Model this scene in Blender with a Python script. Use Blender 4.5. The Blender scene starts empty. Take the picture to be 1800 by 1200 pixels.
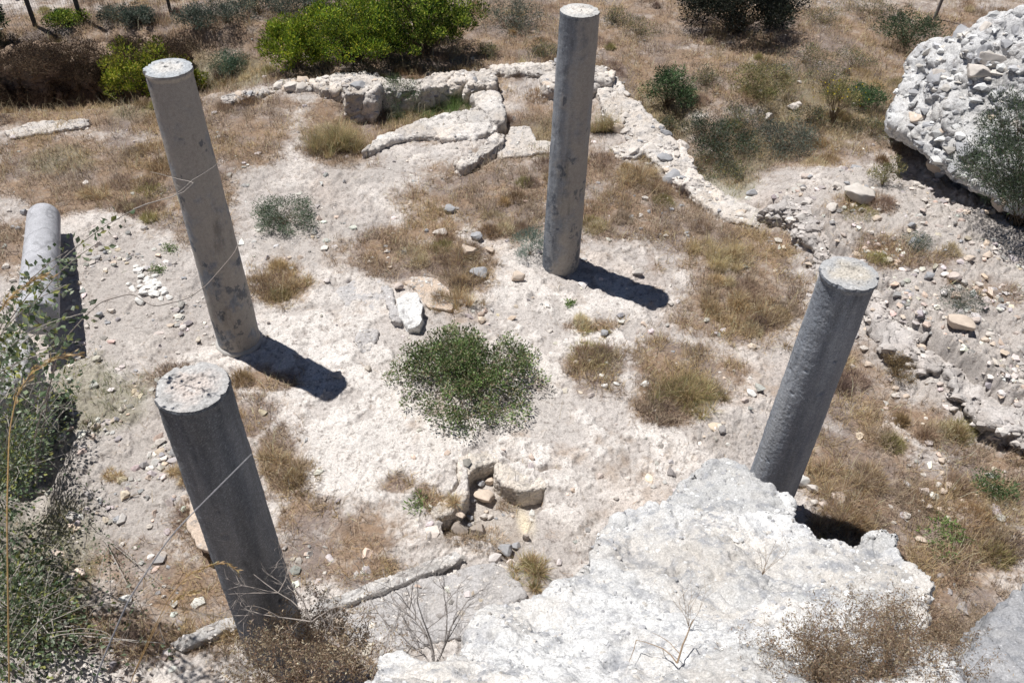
import bpy, bmesh, math, random
import numpy as np
from mathutils import Vector, Matrix

# ------------------------------------------------------------------ camera, sky, sun, exposure
S = bpy.context.scene
F_PX, CAM_H = 1440.0, 7.7
_d = np.array([-50.0, -1630.0, -F_PX]); _d /= np.linalg.norm(_d)
_up = -_d; _fw = np.array([0, 0, -1.0]); _Y = _fw - _fw.dot(_up) * _up; _Y /= np.linalg.norm(_Y)
_X = np.cross(_Y, _up)
RM = np.array([_X, _Y, _up])                      # world = RM @ camera vector
cam = bpy.data.cameras.new('camera'); cam_o = bpy.data.objects.new('camera', cam)
S.collection.objects.link(cam_o); S.camera = cam_o
cam.sensor_width = 36; cam.lens = 36 * F_PX / 1800
cam.clip_start = .05; cam.clip_end = 2000
cam.dof.use_dof = True; cam.dof.focus_distance = 10.5; cam.dof.aperture_fstop = 8
M4 = Matrix([list(RM[0]) + [0], list(RM[1]) + [0], list(RM[2]) + [CAM_H], [0, 0, 0, 1]])
cam_o.matrix_world = M4

SUN_EL = math.radians(67.7)
SUN_DIR = np.array([-.862 * math.cos(SUN_EL), .507 * math.cos(SUN_EL), math.sin(SUN_EL)])   # towards the sun
W = bpy.data.worlds.new('World'); S.world = W; W.use_nodes = True
nt = W.node_tree; nt.nodes.clear()
sky = nt.nodes.new('ShaderNodeTexSky'); sky.sky_type = 'NISHITA'; sky.sun_disc = False
sky.sun_elevation = SUN_EL; sky.sun_rotation = math.atan2(SUN_DIR[0], SUN_DIR[1])
sky.air_density = .55; sky.dust_density = .15; sky.ozone_density = 3.0
bg = nt.nodes.new('ShaderNodeBackground'); bg.inputs[1].default_value = .055
wo = nt.nodes.new('ShaderNodeOutputWorld')
nt.links.new(sky.outputs[0], bg.inputs[0]); nt.links.new(bg.outputs[0], wo.inputs[0])
sun = bpy.data.lights.new('sun', 'SUN'); sun.energy = 5.0; sun.angle = math.radians(.5); sun.color = (1, .975, .94)
sun_o = bpy.data.objects.new('sun', sun); S.collection.objects.link(sun_o)
sun_o.rotation_euler = Vector(SUN_DIR).to_track_quat('Z', 'Y').to_euler()
sun_o.location = Vector(SUN_DIR) * 60
S.view_settings.view_transform = 'Standard'; S.view_settings.look = 'None'
S.view_settings.gamma = 1; S.view_settings.exposure = .12
S.cycles.max_bounces = 6; S.cycles.diffuse_bounces = 3; S.cycles.transparent_max_bounces = 4

RNG = np.random.default_rng(7)
random.seed(7)
f32 = np.float32

# ------------------------------------------------------------------ plan helpers
def G(px, py, z=0.0):
    "point at height z seen at photograph pixel px,py"
    r = RM @ np.array([px - 900.0, 600.0 - py, -F_PX]); t = (z - CAM_H) / r[2]
    return np.array([r[0] * t, r[1] * t, z])
def P(x, y, z):
    w = np.stack([np.asarray(x, float), np.asarray(y, float), np.asarray(z, float) - CAM_H + 0 * np.asarray(x)], -1)
    c = w @ RM
    d = np.minimum(c[..., 2], -.05)
    return 900 - F_PX * c[..., 0] / d, 600 + F_PX * c[..., 1] / d
def depth(p):
    return -float((np.array(p) - [0, 0, CAM_H]) @ RM[:, 2])
def ss(a, b, x):
    t = np.clip((x - a) / (b - a), 0, 1); return t * t * (3 - 2 * t)

# ------------------------------------------------------------------ noise
_r = np.random.default_rng(3)
_perm = np.tile(_r.permutation(256), 3).astype(np.int32)
_gr = _r.normal(size=(256, 3)); _gr /= np.linalg.norm(_gr, axis=1)[:, None]; _gr = (_gr * 1.6).astype(f32)
def pn(x, y, z=0.0):
    x = np.asarray(x, f32); y = np.asarray(y, f32); z = np.broadcast_to(np.asarray(z, f32), x.shape)
    xi = np.floor(x).astype(np.int32); yi = np.floor(y).astype(np.int32); zi = np.floor(z).astype(np.int32)
    fx, fy, fz = x - xi, y - yi, z - zi
    xi &= 255; yi &= 255; zi &= 255
    u, v, w = (fx**3 * (fx * (fx * 6 - 15) + 10), fy**3 * (fy * (fy * 6 - 15) + 10), fz**3 * (fz * (fz * 6 - 15) + 10))
    def g(a, b, c):
        h = _perm[_perm[_perm[xi + a] + yi + b] + zi + c]
        q = _gr[h]; return q[..., 0] * (fx - a) + q[..., 1] * (fy - b) + q[..., 2] * (fz - c)
    x00 = g(0,0,0) * (1-u) + g(1,0,0) * u; x10 = g(0,1,0) * (1-u) + g(1,1,0) * u
    x01 = g(0,0,1) * (1-u) + g(1,0,1) * u; x11 = g(0,1,1) * (1-u) + g(1,1,1) * u
    return (x00 * (1-v) + x10 * v) * (1-w) + (x01 * (1-v) + x11 * v) * w
def fbm(x, y, z=0.0, sc=1.0, oc=4, gain=.5, ridge=False):
    s = 0; a = 1.0; t = 0
    for i in range(oc):
        n = pn(x * sc + 17.3 * i, y * sc - 9.1 * i, np.asarray(z) * sc + 5.7 * i)
        if ridge: n = 1 - 2 * np.abs(n)
        s = s + a * n; t += a; a *= gain; sc *= 2.03
    return s / t

# ------------------------------------------------------------------ materials
def new_mat(name):
    m = bpy.data.materials.new(name); m.use_nodes = True
    n = m.node_tree; n.nodes.clear()
    return m, n, lambda t, **k: _nd(n, t, k)
def _nd(n, t, k):
    o = n.nodes.new('ShaderNode' + t)
    for a, b in k.items(): setattr(o, a, b)
    return o
def sset(o, **k):
    for a, b in k.items(): o.inputs[a.replace('_', ' ')].default_value = b
def surf_mat(name, base=None, attr=True, rough=.92, speck=.25, speck_sc=90, bump=.35, bump_sc=60, bump_d=.01,
             tint=None, tint_sc=3.0, tint_amt=.5, spec=.25, dark=None, dark_sc=25, coord='Object', pits=None, fleck=None):
    m, n, N = new_mat(name); L = n.links.new
    out = N('OutputMaterial'); pb = N('BsdfPrincipled'); L(pb.outputs[0], out.inputs[0])
    pb.inputs['Roughness'].default_value = rough; pb.inputs['Specular IOR Level'].default_value = spec
    tc = N('TexCoord')
    if attr:
        at = N('Attribute', attribute_name='Col'); col = at.outputs['Color']
    else:
        c = N('RGB'); c.outputs[0].default_value = (*base, 1); col = c.outputs[0]
    def mixc(fac, a, b, mode='MIX'):
        mx = N('Mix', data_type='RGBA', blend_type=mode); L(fac, mx.inputs[0]) if not isinstance(fac, float) else setattr(mx.inputs[0], 'default_value', fac)
        L(a, mx.inputs[6])
        if isinstance(b, tuple): mx.inputs[7].default_value = (*b, 1)
        else: L(b, mx.inputs[7])
        return mx.outputs[2]
    def noise(sc, det=6, rg=.6):
        t = N('TexNoise'); t.inputs['Scale'].default_value = sc; t.inputs['Detail'].default_value = det; t.inputs['Roughness'].default_value = rg
        L(tc.outputs[coord], t.inputs[0]); return t.outputs[0]
    def ramp(x, a, b, lo=0.0, hi=1.0):
        r = N('MapRange'); sset(r, From_Min=a, From_Max=b, To_Min=lo, To_Max=hi); L(x, r.inputs[0]); return r.outputs[0]
    if tint: col = mixc(ramp(noise(tint_sc), .46, .62, 0, tint_amt), col, tint)
    if dark: col = mixc(ramp(noise(dark_sc, 8, .7), .54, .64, 0, .75), col, dark)
    if fleck:
        vo = N('TexVoronoi'); vo.inputs['Scale'].default_value = fleck; L(tc.outputs[coord], vo.inputs[0])
        sp = N('SeparateColor'); L(vo.outputs['Color'], sp.inputs[0])
        a_ = ramp(vo.outputs['Distance'], .32, .22); b_ = ramp(sp.outputs[0], .72, .78); mm = N('Math', operation='MULTIPLY'); L(a_, mm.inputs[0]); L(b_, mm.inputs[1])
        m3 = N('Math', operation='MULTIPLY'); L(mm.outputs[0], m3.inputs[0]); m3.inputs[1].default_value = .5; col = mixc(m3.outputs[0], col, (.74, .74, .74))
        pass
    s = noise(speck_sc, 3, .8)
    sv = ramp(s, .3, .7, 1 - speck, 1 + speck)
    cb = N('CombineColor'); [L(sv, cb.inputs[i]) for i in range(3)]
    col = mixc(1.0, col, cb.outputs[0], 'MULTIPLY')
    L(col, pb.inputs['Base Color'])
    b = N('Bump'); sset(b, Strength=bump, Distance=bump_d)
    h = noise(bump_sc, 8, .7)
    if pits:
        vo = N('TexVoronoi'); vo.inputs['Scale'].default_value = pits; L(tc.outputs[coord], vo.inputs[0])
        mm = N('Math', operation='ADD'); L(ramp(vo.outputs[0], .05, .4), mm.inputs[0]); L(h, mm.inputs[1]); h = mm.outputs[0]
    L(h, b.inputs['Height']); L(b.outputs[0], pb.inputs['Normal'])
    return m
def leaf_mat(name, trans=.3, rough=.6):
    m, n, N = new_mat(name); L = n.links.new
    out = N('OutputMaterial'); pb = N('BsdfPrincipled'); tr = N('BsdfTranslucent'); mx = N('MixShader')
    at = N('Attribute', attribute_name='Col')
    pb.inputs['Roughness'].default_value = rough; pb.inputs['Specular IOR Level'].default_value = .3
    L(at.outputs[0], pb.inputs['Base Color']); L(at.outputs[0], tr.inputs[0])
    mx.inputs[0].default_value = trans
    L(pb.outputs[0], mx.inputs[1]); L(tr.outputs[0], mx.inputs[2]); L(mx.outputs[0], out.inputs[0])
    return m

M_GROUND = surf_mat('chalky_earth', speck=.34, speck_sc=48, bump=.8, bump_sc=30, bump_d=.02, dark=(.2, .17, .15), dark_sc=14)
M_ROCK = surf_mat('limestone', speck=.3, speck_sc=45, bump=.9, bump_sc=20, bump_d=.03, dark=(.27, .25, .24), dark_sc=7)
M_ROCKF = surf_mat('old_plaster_rock', speck=.34, speck_sc=70, bump=.9, bump_sc=38, bump_d=.016, dark=(.30, .31, .335), dark_sc=5, fleck=34)
M_STONE = surf_mat('field_stone', speck=.2, speck_sc=60, bump=.4, bump_sc=40, bump_d=.008)
M_GRAN = surf_mat('grey_granite', rough=.85, speck=.55, speck_sc=140, bump=.6, bump_sc=110, bump_d=.006)
M_GRANS = surf_mat('smooth_granite', rough=.8, speck=.3, speck_sc=150, bump=.25, bump_sc=70, bump_d=.004)
M_CAP = surf_mat('crusted_stone_top', speck=.3, speck_sc=60, bump=.7, bump_sc=45, bump_d=.01)
M_LEAF = leaf_mat('leaf', .3); M_DRY = leaf_mat('dry_blade', .4, .8)
M_WOOD = surf_mat('dry_wood', speck=.2, speck_sc=80, bump=.3)
M_METAL = surf_mat('weathered_steel', base=(.1, .1, .105), attr=False, rough=.6, speck=.3, speck_sc=40)

# ------------------------------------------------------------------ mesh plumbing
def tagit(o, label=None, cat=None, group=None, kind=None):
    if label: o['label'] = label
    if cat: o['category'] = cat
    if group: o['group'] = group
    if kind: o['kind'] = kind
    return o
def mesh_obj(name, V, Fc, mat, col=None, parent=None, smooth=True, loc=None):
    """V (n,3); Fc (m,k) index array or list of such arrays; col (n,3)"""
    me = bpy.data.meshes.new(name)
    V = np.ascontiguousarray(V, f32)
    if loc is not None: V = V - np.asarray(loc, f32)
    Fs = Fc if isinstance(Fc, list) else [Fc]
    Fs = [np.asarray(q, np.int32) for q in Fs if len(q)]
    loops = np.concatenate([q.ravel() for q in Fs]); tot = np.concatenate([np.full(len(q), q.shape[1], np.int32) for q in Fs])
    st = np.concatenate([[0], np.cumsum(tot)[:-1]]).astype(np.int32)
    me.vertices.add(len(V)); me.vertices.foreach_set('co', V.ravel())
    me.loops.add(len(loops)); me.loops.foreach_set('vertex_index', loops)
    me.polygons.add(len(tot)); me.polygons.foreach_set('loop_start', st); me.polygons.foreach_set('loop_total', tot)
    me.polygons.foreach_set('use_smooth', np.full(len(tot), smooth))
    me.update(calc_edges=True)
    if col is not None:
        a = me.color_attributes.new('Col', 'FLOAT_COLOR', 'POINT')
        c = np.ones((len(V), 4), f32); c[:, :3] = col; a.data.foreach_set('color', c.ravel())
    me.materials.append(mat)
    o = bpy.data.objects.new(name, me); S.collection.objects.link(o)
    if loc is not None: o.location = loc
    if parent: o.parent = parent
    return o
def empty(name, loc, label, cat, group=None):
    o = bpy.data.objects.new(name, None); S.collection.objects.link(o); o.location = loc; o.empty_display_size = .2
    return tagit(o, label, cat, group)

def tube(paths, radii, sides=4):
    """paths: list of (k,3); radii: list of (k,)"""
    Vs, Fs, n = [], [], 0
    for p, r in zip(paths, radii):
        p = np.asarray(p, float); k = len(p)
        t = np.gradient(p, axis=0); t /= np.linalg.norm(t, axis=1)[:, None] + 1e-9
        ref = np.array([.31, .17, .93]) if abs(t[0, 2]) < .8 else np.array([.95, .2, .1])
        a = np.cross(t, ref); a /= np.linalg.norm(a, axis=1)[:, None] + 1e-9; b = np.cross(t, a)
        th = np.arange(sides) * 2 * np.pi / sides
        V = p[:, None] + (a[:, None] * np.cos(th)[None, :, None] + b[:, None] * np.sin(th)[None, :, None]) * np.asarray(r)[:, None, None]
        i = np.arange((k - 1) * sides).reshape(k - 1, sides); j = np.roll(i, -1, 1)
        Fs.append(np.stack([i, j, j + sides, i + sides], -1).reshape(-1, 4) + n)
        Vs.append(V.reshape(-1, 3)); n += k * sides
    return np.concatenate(Vs), np.concatenate(Fs)

# ------------------------------------------------------------------ polygons in plan
def wpoly(pts, z=0.0):
    return np.array([G(a, b, z if np.isscalar(z) else z[i])[:2] for i, (a, b) in enumerate(pts)])
def seg_dist(X, Y, poly, closed=True):
    d = np.full(X.shape, 1e9, f32); n = len(poly)
    for i in range(n if closed else n - 1):
        a, b = poly[i], poly[(i + 1) % n]; e = b - a
        t = np.clip(((X - a[0]) * e[0] + (Y - a[1]) * e[1]) / (e @ e + 1e-12), 0, 1)
        d = np.minimum(d, np.hypot(X - a[0] - t * e[0], Y - a[1] - t * e[1]))
    return d
def sdf(X, Y, poly):
    d = seg_dist(X, Y, poly); ins = np.zeros(X.shape, bool); n = len(poly)
    for i in range(n):
        a, b = poly[i], poly[(i + 1) % n]
        if a[1] == b[1]: continue
        c = ((a[1] > Y) != (b[1] > Y)) & (X < (b[0] - a[0]) * (Y - a[1]) / (b[1] - a[1]) + a[0]); ins ^= c
    return np.where(ins, d, -d)
def blobs(PX, PY, L):
    s = np.zeros(PX.shape, f32)
    for cx, cy, rx, ry, *o in L:
        a = math.radians(o[0]) if o else 0; w = o[1] if len(o) > 1 else 1
        dx, dy = PX - cx, PY - cy
        u = (dx * math.cos(a) + dy * math.sin(a)) / rx; v = (-dx * math.sin(a) + dy * math.cos(a)) / ry
        s = np.maximum(s, w * np.exp(-(u * u + v * v)**1.3 * .69)) if w > 0 else s * (1 + w * np.exp(-(u * u + v * v)**1.3 * .69))
    return s

# ------------------------------------------------------------------ ground
PITC = [(608,390),(640,350),(740,310),(825,300),(822,400),(900,480),(1000,520),(1060,505),(1185,485),(1205,600),(1120,760),
        (1070,880),(1060,960),(1030,1060),(960,1090),(870,1080),(800,1010),(770,920),(620,880),(430,880),(390,740),(530,650),(600,570),(615,480)]
def crop(L): return [(680 + a / 4.285, 740 + b / 4.285) for a, b in L]
PIT = wpoly(crop(PITC))
CRK1 = wpoly(crop([(535,330),(545,470),(500,540),(430,590)])); CRK2 = wpoly(crop([(880,262),(950,290),(1010,310),(1080,355),(1150,372),(1220,352),(1300,360)]))
SCARP = wpoly([(1290,345),(1345,362),(1385,378),(1420,425),(1450,470),(1520,545),(1565,600),(1610,625),(1680,680),(1740,730),(1830,790),(1980,900)])
BANK = np.concatenate([SCARP, wpoly([(2500,900),(2500,60),(1900,60),(1700,230),(1560,285),(1420,275),(1330,320)])])
OTHER = BANK[len(SCARP) - 1:]
BASE_BROWN = [
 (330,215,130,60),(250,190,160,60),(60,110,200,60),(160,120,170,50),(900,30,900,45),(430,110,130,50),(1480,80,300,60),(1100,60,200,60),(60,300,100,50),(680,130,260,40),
 (870,350,150,70),(1120,370,150,60),(1010,300,120,40),(690,440,95,48),(790,470,80,50,20),(760,400,60,30),(1290,430,120,55),(1310,530,130,80,-15),
 (1200,660,110,62),(1060,650,60,45),(1170,720,60,40),(1480,640,60,60),(1500,700,80,60),(1490,800,110,80),(1560,900,130,90),(1640,1010,110,100),(1740,860,90,70),(1720,1080,80,60),
 (1540,480,60,40),(1640,760,90,35,30),(1450,1000,90,90),
 (120,290,220,60),(60,200,130,40),(300,330,110,70),(430,235,95,60),(440,190,90,30),(190,345,150,40),(20,430,65,55),(590,240,80,55),(360,400,60,40),
 (590,960,110,55,-20),(540,900,50,50),(640,1010,70,30),(500,800,45,60),(440,720,60,40),(400,790,40,40),(470,660,50,20),(500,500,55,40),(380,950,80,90),(250,1000,140,60,0,.75),(330,1040,110,50,0,.9),(200,1120,260,50,0,.9),(300,680,60,30,0,.8),
 (700,850,40,25),(760,885,40,20,60),(490,1000,60,30),
 (900,75,400,45),(300,70,420,42),(1150,110,160,60),(1300,120,260,70),(1480,150,240,90),(1600,60,300,60),(1150,170,90,60),(1400,230,230,60),(1180,250,60,80),(960,210,90,50),(700,200,150,50),(600,200,60,40),
 (1040,570,50,15),(820,930,40,12),(900,860,25,14),(1720,560,60,25,20,.8),(1610,500,50,20),(1500,400,60,25,0,.7),(1700,960,100,60)]
GREY_L = [(220,520,180,120),(200,830,150,150),(330,830,80,90),(1620,520,220,130),(1480,420,130,70),(1700,640,160,90,30),(1600,360,150,60),(760,1060,120,40),(250,1120,260,60),(650,300,90,40),(440,280,70,60),(1290,760,60,40),(540,420,90,60),(1060,560,80,30,0,.6)]
GREEN_L = [(760,180,90,26),(700,165,60,30),(1260,280,80,60),(1330,240,70,40),(960,230,60,45),(1500,190,90,60),(1400,170,80,50),(1180,170,60,40),(250,160,80,45),(420,120,70,30),(100,280,70,25),(150,700,110,60),(60,1000,110,160),(330,110,90,30),(560,60,90,25)]
PITB = [(740,345),(1,1)]
def ground_fields(X, Y):
    """height and colour of the earth at world X,Y"""
    wx = fbm(X, Y, 1.0, .9, 4) * .38; wy = fbm(X, Y, 7.0, .9, 4) * .38
    front = Y > 1.2
    PX, PY = P(X + wx, Y + wy, 0 * X); PX0, PY0 = P(X, Y, 0 * X)
    n1 = fbm(X, Y, 3.0, 1.6, 5, .6); n2 = fbm(X, Y, 11.0, 5.5, 3, .6)
    far = ss(-5, -120, PY) * 1.0
    brown = blobs(PX, PY, BASE_BROWN); brown = np.where(front, brown, .8)
    out = (PX0 < -60) | (PX0 > 1860) | (PY0 > 1260)
    brown = np.where(out, np.maximum(brown, .55), brown)
    brown = np.maximum(brown, ss(60, -20, PY) * .8)
    brown = ss(.22, .85, brown + .5 * n1 + .36 * n2 + .2 * fbm(X, Y, 13.0, 16, 2, .7))
    grey = ss(.3, .75, blobs(PX, PY, GREY_L) + .3 * n1 + .2 * n2); green = ss(.3, .8, blobs(PX, PY, GREEN_L) + .3 * n1 + .25 * n2)
    # macro relief
    h = .07 * fbm(X, Y, 0.0, .35, 3) - .02
    core = blobs(PX0, PY0, [(780, 620, 750, 330)])
    h = h * (1 - .75 * core)
    ds = seg_dist(X, Y, SCARP, False) * np.sign(sdf(X, Y, BANK)); do = seg_dist(X, Y, OTHER, False)
    wob = .16 * fbm(X, Y, 5.0, 2.2, 4, .6) + .05 * n2
    bank = ss(-.04, .20, ds + wob) * ss(0, 1.6, do + wob)
    inside = sdf(X, Y, BANK)
    h += bank * (.34 + .05 * np.clip(inside, 0, 6) + .06 * n1)
    h -= .14 * np.exp(-((ds + wob + .05) / .07)**2) * ss(.1, .8, do) * ss(-.1, .35, n1 + .1)
    for cx, cy, rx, ry, a, dz in [(1255,285,90,60,35,-.45),(1170,185,60,40,35,-.3),(1340,230,120,45,10,-.3),(720,185,130,24,-6,-.28),(960,205,80,42,0,-.22),
                                  (80,132,200,36,-4,-.95),(300,130,120,26,-5,-.4),(600,235,60,35,0,-.1),(40,800,50,170,0,-.45),(1470,930,60,30,20,.0),(855,270,50,14,-25,-.12),
                                  (1600,200,60,120,0,-.1)]:
        h += dz * blobs(PX0 + 90 * wx * .6, PY0 + 40 * wy * .6, [(cx, cy, rx, ry, a)])
    # terrace behind the hollow
    tl = np.interp(PX0, [-600, 0, 100, 200, 330, 460, 560, 700], [118, 104, 92, 84, 78, 74, 60, 40])
    ter = ss(6, -8, PY0 - tl + 14 * wx) * ss(640, 420, PX0); h += ter * .35
    h += ss(40, -40, PY0) * ss(700, 1200, PX0) * .1
    # fine relief
    flat = blobs(PX0, PY0, [(620, 790, 170, 130), (960, 770, 200, 110), (570, 620, 150, 90), (1000, 560, 120, 60), (330, 620, 200, 160, 0, .5), (250, 500, 160, 120, 0, .5)])
    rocky = (1 - brown) * (1 - .62 * flat)
    cr = fbm(X, Y, 21.0, 3.3, 4, .55, True)
    h += .030 * n1 * (1 + .3 * rocky) + .016 * n2 + rocky * .022 * (cr - .3) + (.006 - .004 * flat) * fbm(X, Y, 31.0, 17, 3, .65)
    h += bank * (.045 * fbm(X, Y, 41.0, 6, 4, .7, True)) + bank * .05 * n2
    near = np.exp(-((ds + .05) / .35)**2) * ss(.2, 1, do)
    hol = fbm(X, Y, 46.0, 2.6, 4, .65); h += near * (.16 * fbm(X, Y, 43.0, 3.4, 4, .7, True) - .22 * ss(.12, .4, hol))
    led = np.floor((n1 + .35 * n2 + .2) * 5) / 5                   # small broken ledges in the bare rock
    led = led - n1
    h += rocky * .16 * led * ss(-.3, .3, fbm(X, Y, 44.0, .8, 2))
    crust = ss(-.04, .05, fbm(X, Y, 50.0, .95, 6, .62) + .08 * flat)
    h += .035 * crust * (1 - .8 * brown)
    crk = ss(.80, .97, fbm(X + .3 * n2, Y + .3 * n1, 25.0, 1.9, 2, .5, True)) * rocky
    h -= crk * .02
    h += rocky * flat * .012 * n1
    h += .010 * rocky * fbm(X, Y, 35.0, 9, 3, .7, True)
    # basin
    m = (np.abs(X - PIT[:, 0].mean()) < 2) & (np.abs(Y - PIT[:, 1].mean()) < 2)
    pit = np.zeros(X.shape, f32)
    if m.any():
        xm, ym = X[m], Y[m]; s = sdf(xm, ym, PIT) + .012 * n2[m]
        pxm, pym = PX0[m], PY0[m]
        soft = ss(900, 960, pxm) * ss(860, 900, pym) * .16 + ss(935, 965, pym) * .12 + .015
        dpt = ss(-.005, 1, s / soft * .8) 
        h[m] = h[m] * (1 - .7 * dpt) - dpt * (.24 - .08 * ss(900, 960, pym))
        pit[m] = ss(0, .05, s)
        for C, w in ((CRK1, .022), (CRK2, .035)):
            dc = seg_dist(xm, ym, C, False) + .012 * n2[m]
            h[m] -= .13 * ss(w, w * .3, dc)
    # colour
    def c(*a): return np.array(a, f32)
    def mx(A, B, t): return A + (B - A) * t[..., None]
    n3 = fbm(X, Y, 51.0, 13, 3, .7); n4 = fbm(X, Y, 61.0, .55, 3)
    A = np.broadcast_to(c(.58, .535, .50), X.shape + (3,)).copy()
    A = mx(A, c(.50, .40, .33), ss(.0, .5, n4 + .3 * n1) * .55)
    A = mx(A, c(.46, .435, .42), ss(.05, .4, fbm(X, Y, 71.0, 2.3, 4, .6)) * .5)
    A = mx(A, c(.66, .60, .54), ss(.1, .45, n3) * .5)
    A = mx(A, c(.70, .66, .625), flat * .7 * (1 - grey))
    A = mx(A, c(.37, .335, .315), (1 - crust) * .55)
    A = mx(A, c(.33, .25, .19), ss(.12, .5, fbm(X, Y, 66.0, 1.6, 5, .7)) * .65)
    A = mx(A, c(.24, .21, .195), ss(.12, .42, fbm(X, Y, 81.0, 7, 4, .8)) * .6)
    A = mx(A, c(.20, .17, .15), crk * .6)
    A = A * (1 + .22 * fbm(X, Y, 85.0, 21, 3, .8))[..., None]
    A = A * (1 + .16 * fbm(X, Y, 87.0, 2.2, 3, .6))[..., None]
    A = mx(A, c(.40, .365, .34) * (1 + .25 * n3[..., None]), grey * .75)
    bcol = mx(np.broadcast_to(c(.25, .165, .105), A.shape), c(.20, .155, .135), ss(-.2, .3, fbm(X, Y, 91.0, 1.1, 3)))
    bcol = mx(bcol, c(.38, .29, .20), ss(.1, .5, n3) * .6)
    bcol = mx(bcol, c(.14, .10, .075), ss(.1, .5, n2) * .5)
    A = mx(A, bcol, brown * (.92 - .3 * ss(.1, .5, fbm(X, Y, 101.0, 4.5, 3))))
    A = mx(A, c(.16, .15, .075), green * .5)
    A = mx(A, c(.33, .29, .255), pit * .6)
    fr = ss(30, -30, PY0); A = mx(A, c(.36, .29, .23), fr * .8 * ss(.3, -.3, n1))
    A = mx(A, c(.66, .58, .44), blobs(PX0, PY0, [(925, 903, 10, 30, -18)]) * .9)
    A = A * c(1.0, .995, .985)
    return h.astype(f32), np.clip(A, .02, .9), brown, grey, green, bank, pit

ys = [2.2]
while ys[-1] < 34: ys.append(ys[-1] + .0021 * (ys[-1] + 2.2))
ys = np.array(ys)
k = np.geomspace(.2, 350, 26)
YS = np.concatenate([ys[0] - np.geomspace(.05, 60, 18)[::-1], ys, ys[-1] + k])
us = np.linspace(0, 1, 1120); k2 = np.geomspace(.05, 400, 22)
U, Yg = np.meshgrid(np.concatenate([-k2[::-1] - 0., us, 1 + k2]), YS)
yc = np.clip(Yg, 2.2, 60)
x0 = -(3.4 + .63 * yc); x1 = 3.2 + .62 * yc
Xg = np.where(U < 0, x0 + U, np.where(U > 1, x1 + (U - 1), x0 + (x1 - x0) * np.clip(U, 0, 1)))
HG, CG, BR, GY, GN, BK, PT = ground_fields(Xg.astype(f32), Yg.astype(f32))
nr, nc = Xg.shape
gi = np.arange(nr * nc).reshape(nr, nc)
gf = np.stack([gi[:-1, :-1], gi[:-1, 1:], gi[1:, 1:], gi[1:, :-1]], -1).reshape(-1, 4)
ground = mesh_obj('ground', np.stack([Xg, Yg, HG], -1).reshape(-1, 3), gf, M_GROUND, CG.reshape(-1, 3))
tagit(ground, kind='structure')
def gidx(x, y):
    x = np.asarray(x, float); y = np.asarray(y, float)
    r = np.interp(y, YS, np.arange(nr)); q = np.clip(y, 2.2, 60)
    a = -(3.4 + .63 * q); b = 3.2 + .62 * q
    u = np.where(x < a, x - a, np.where(x > b, 1 + x - b, (x - a) / (b - a)))
    c = np.interp(u, U[0], np.arange(nc)); return np.clip(r, 0, nr - 1.001), np.clip(c, 0, nc - 1.001)
def samp(A, x, y):
    r, c = gidx(x, y); i = r.astype(int); j = c.astype(int); fr, fc = r - i, c - j
    if A.ndim == 3: fr = fr[..., None]; fc = fc[..., None]
    return (A[i, j] * (1-fr) + A[i+1, j] * fr) * (1-fc) + (A[i, j+1] * (1-fr) + A[i+1, j+1] * fr) * fc
def GG(px, py):
    "point of the ground seen at pixel"
    z = 0.0
    for _ in range(8):
        p = G(px, py, z); z = float(samp(HG, p[0], p[1]))
    p = G(px, py, z); return p

# ------------------------------------------------------------------ rocks out of prisms (remeshed and weathered)
def voxelise(V, Fc, vox):
    me = bpy.data.meshes.new('tmp'); me.from_pydata([tuple(v) for v in V], [], [tuple(q) for q in Fc]); me.update()
    o = bpy.data.objects.new('tmp', me); S.collection.objects.link(o)
    md = o.modifiers.new('r', 'REMESH'); md.mode = 'VOXEL'; md.voxel_size = vox
    dg = bpy.context.evaluated_depsgraph_get(); dg.update(); ev = o.evaluated_get(dg); m2 = bpy.data.meshes.new_from_object(ev)
    n = len(m2.vertices); co = np.empty(n * 3, f32); m2.vertices.foreach_get('co', co)
    q = np.empty(len(m2.loops), np.int32); m2.loops.foreach_get('vertex_index', q)
    t = np.empty(len(m2.polygons), np.int32); m2.polygons.foreach_get('loop_total', t)
    assert (t == 4).all()
    bpy.data.objects.remove(o); bpy.data.meshes.remove(me); bpy.data.meshes.remove(m2)
    return co.reshape(-1, 3), q.reshape(-1, 4)
def vnormals(V, Q):
    fn = np.cross(V[Q[:, 2]] - V[Q[:, 0]], V[Q[:, 3]] - V[Q[:, 1]]); N = np.zeros_like(V)
    for k_ in range(4): 
        for a in range(3): N[:, a] += np.bincount(Q[:, k_], fn[:, a], len(V))
    return N / (np.linalg.norm(N, axis=1)[:, None] + 1e-12)
def smoothv(V, Q, it):
    e = np.concatenate([Q[:, [i, (i + 1) % 4]] for i in range(4)]); cnt = np.bincount(e[:, 0], minlength=len(V))[:, None] + 1e-9
    for _ in range(it):
        s = np.stack([np.bincount(e[:, 0], V[e[:, 1], a], len(V)) for a in range(3)], -1) / cnt
        V = (V * .4 + s * .6).astype(f32)
    return V
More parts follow.
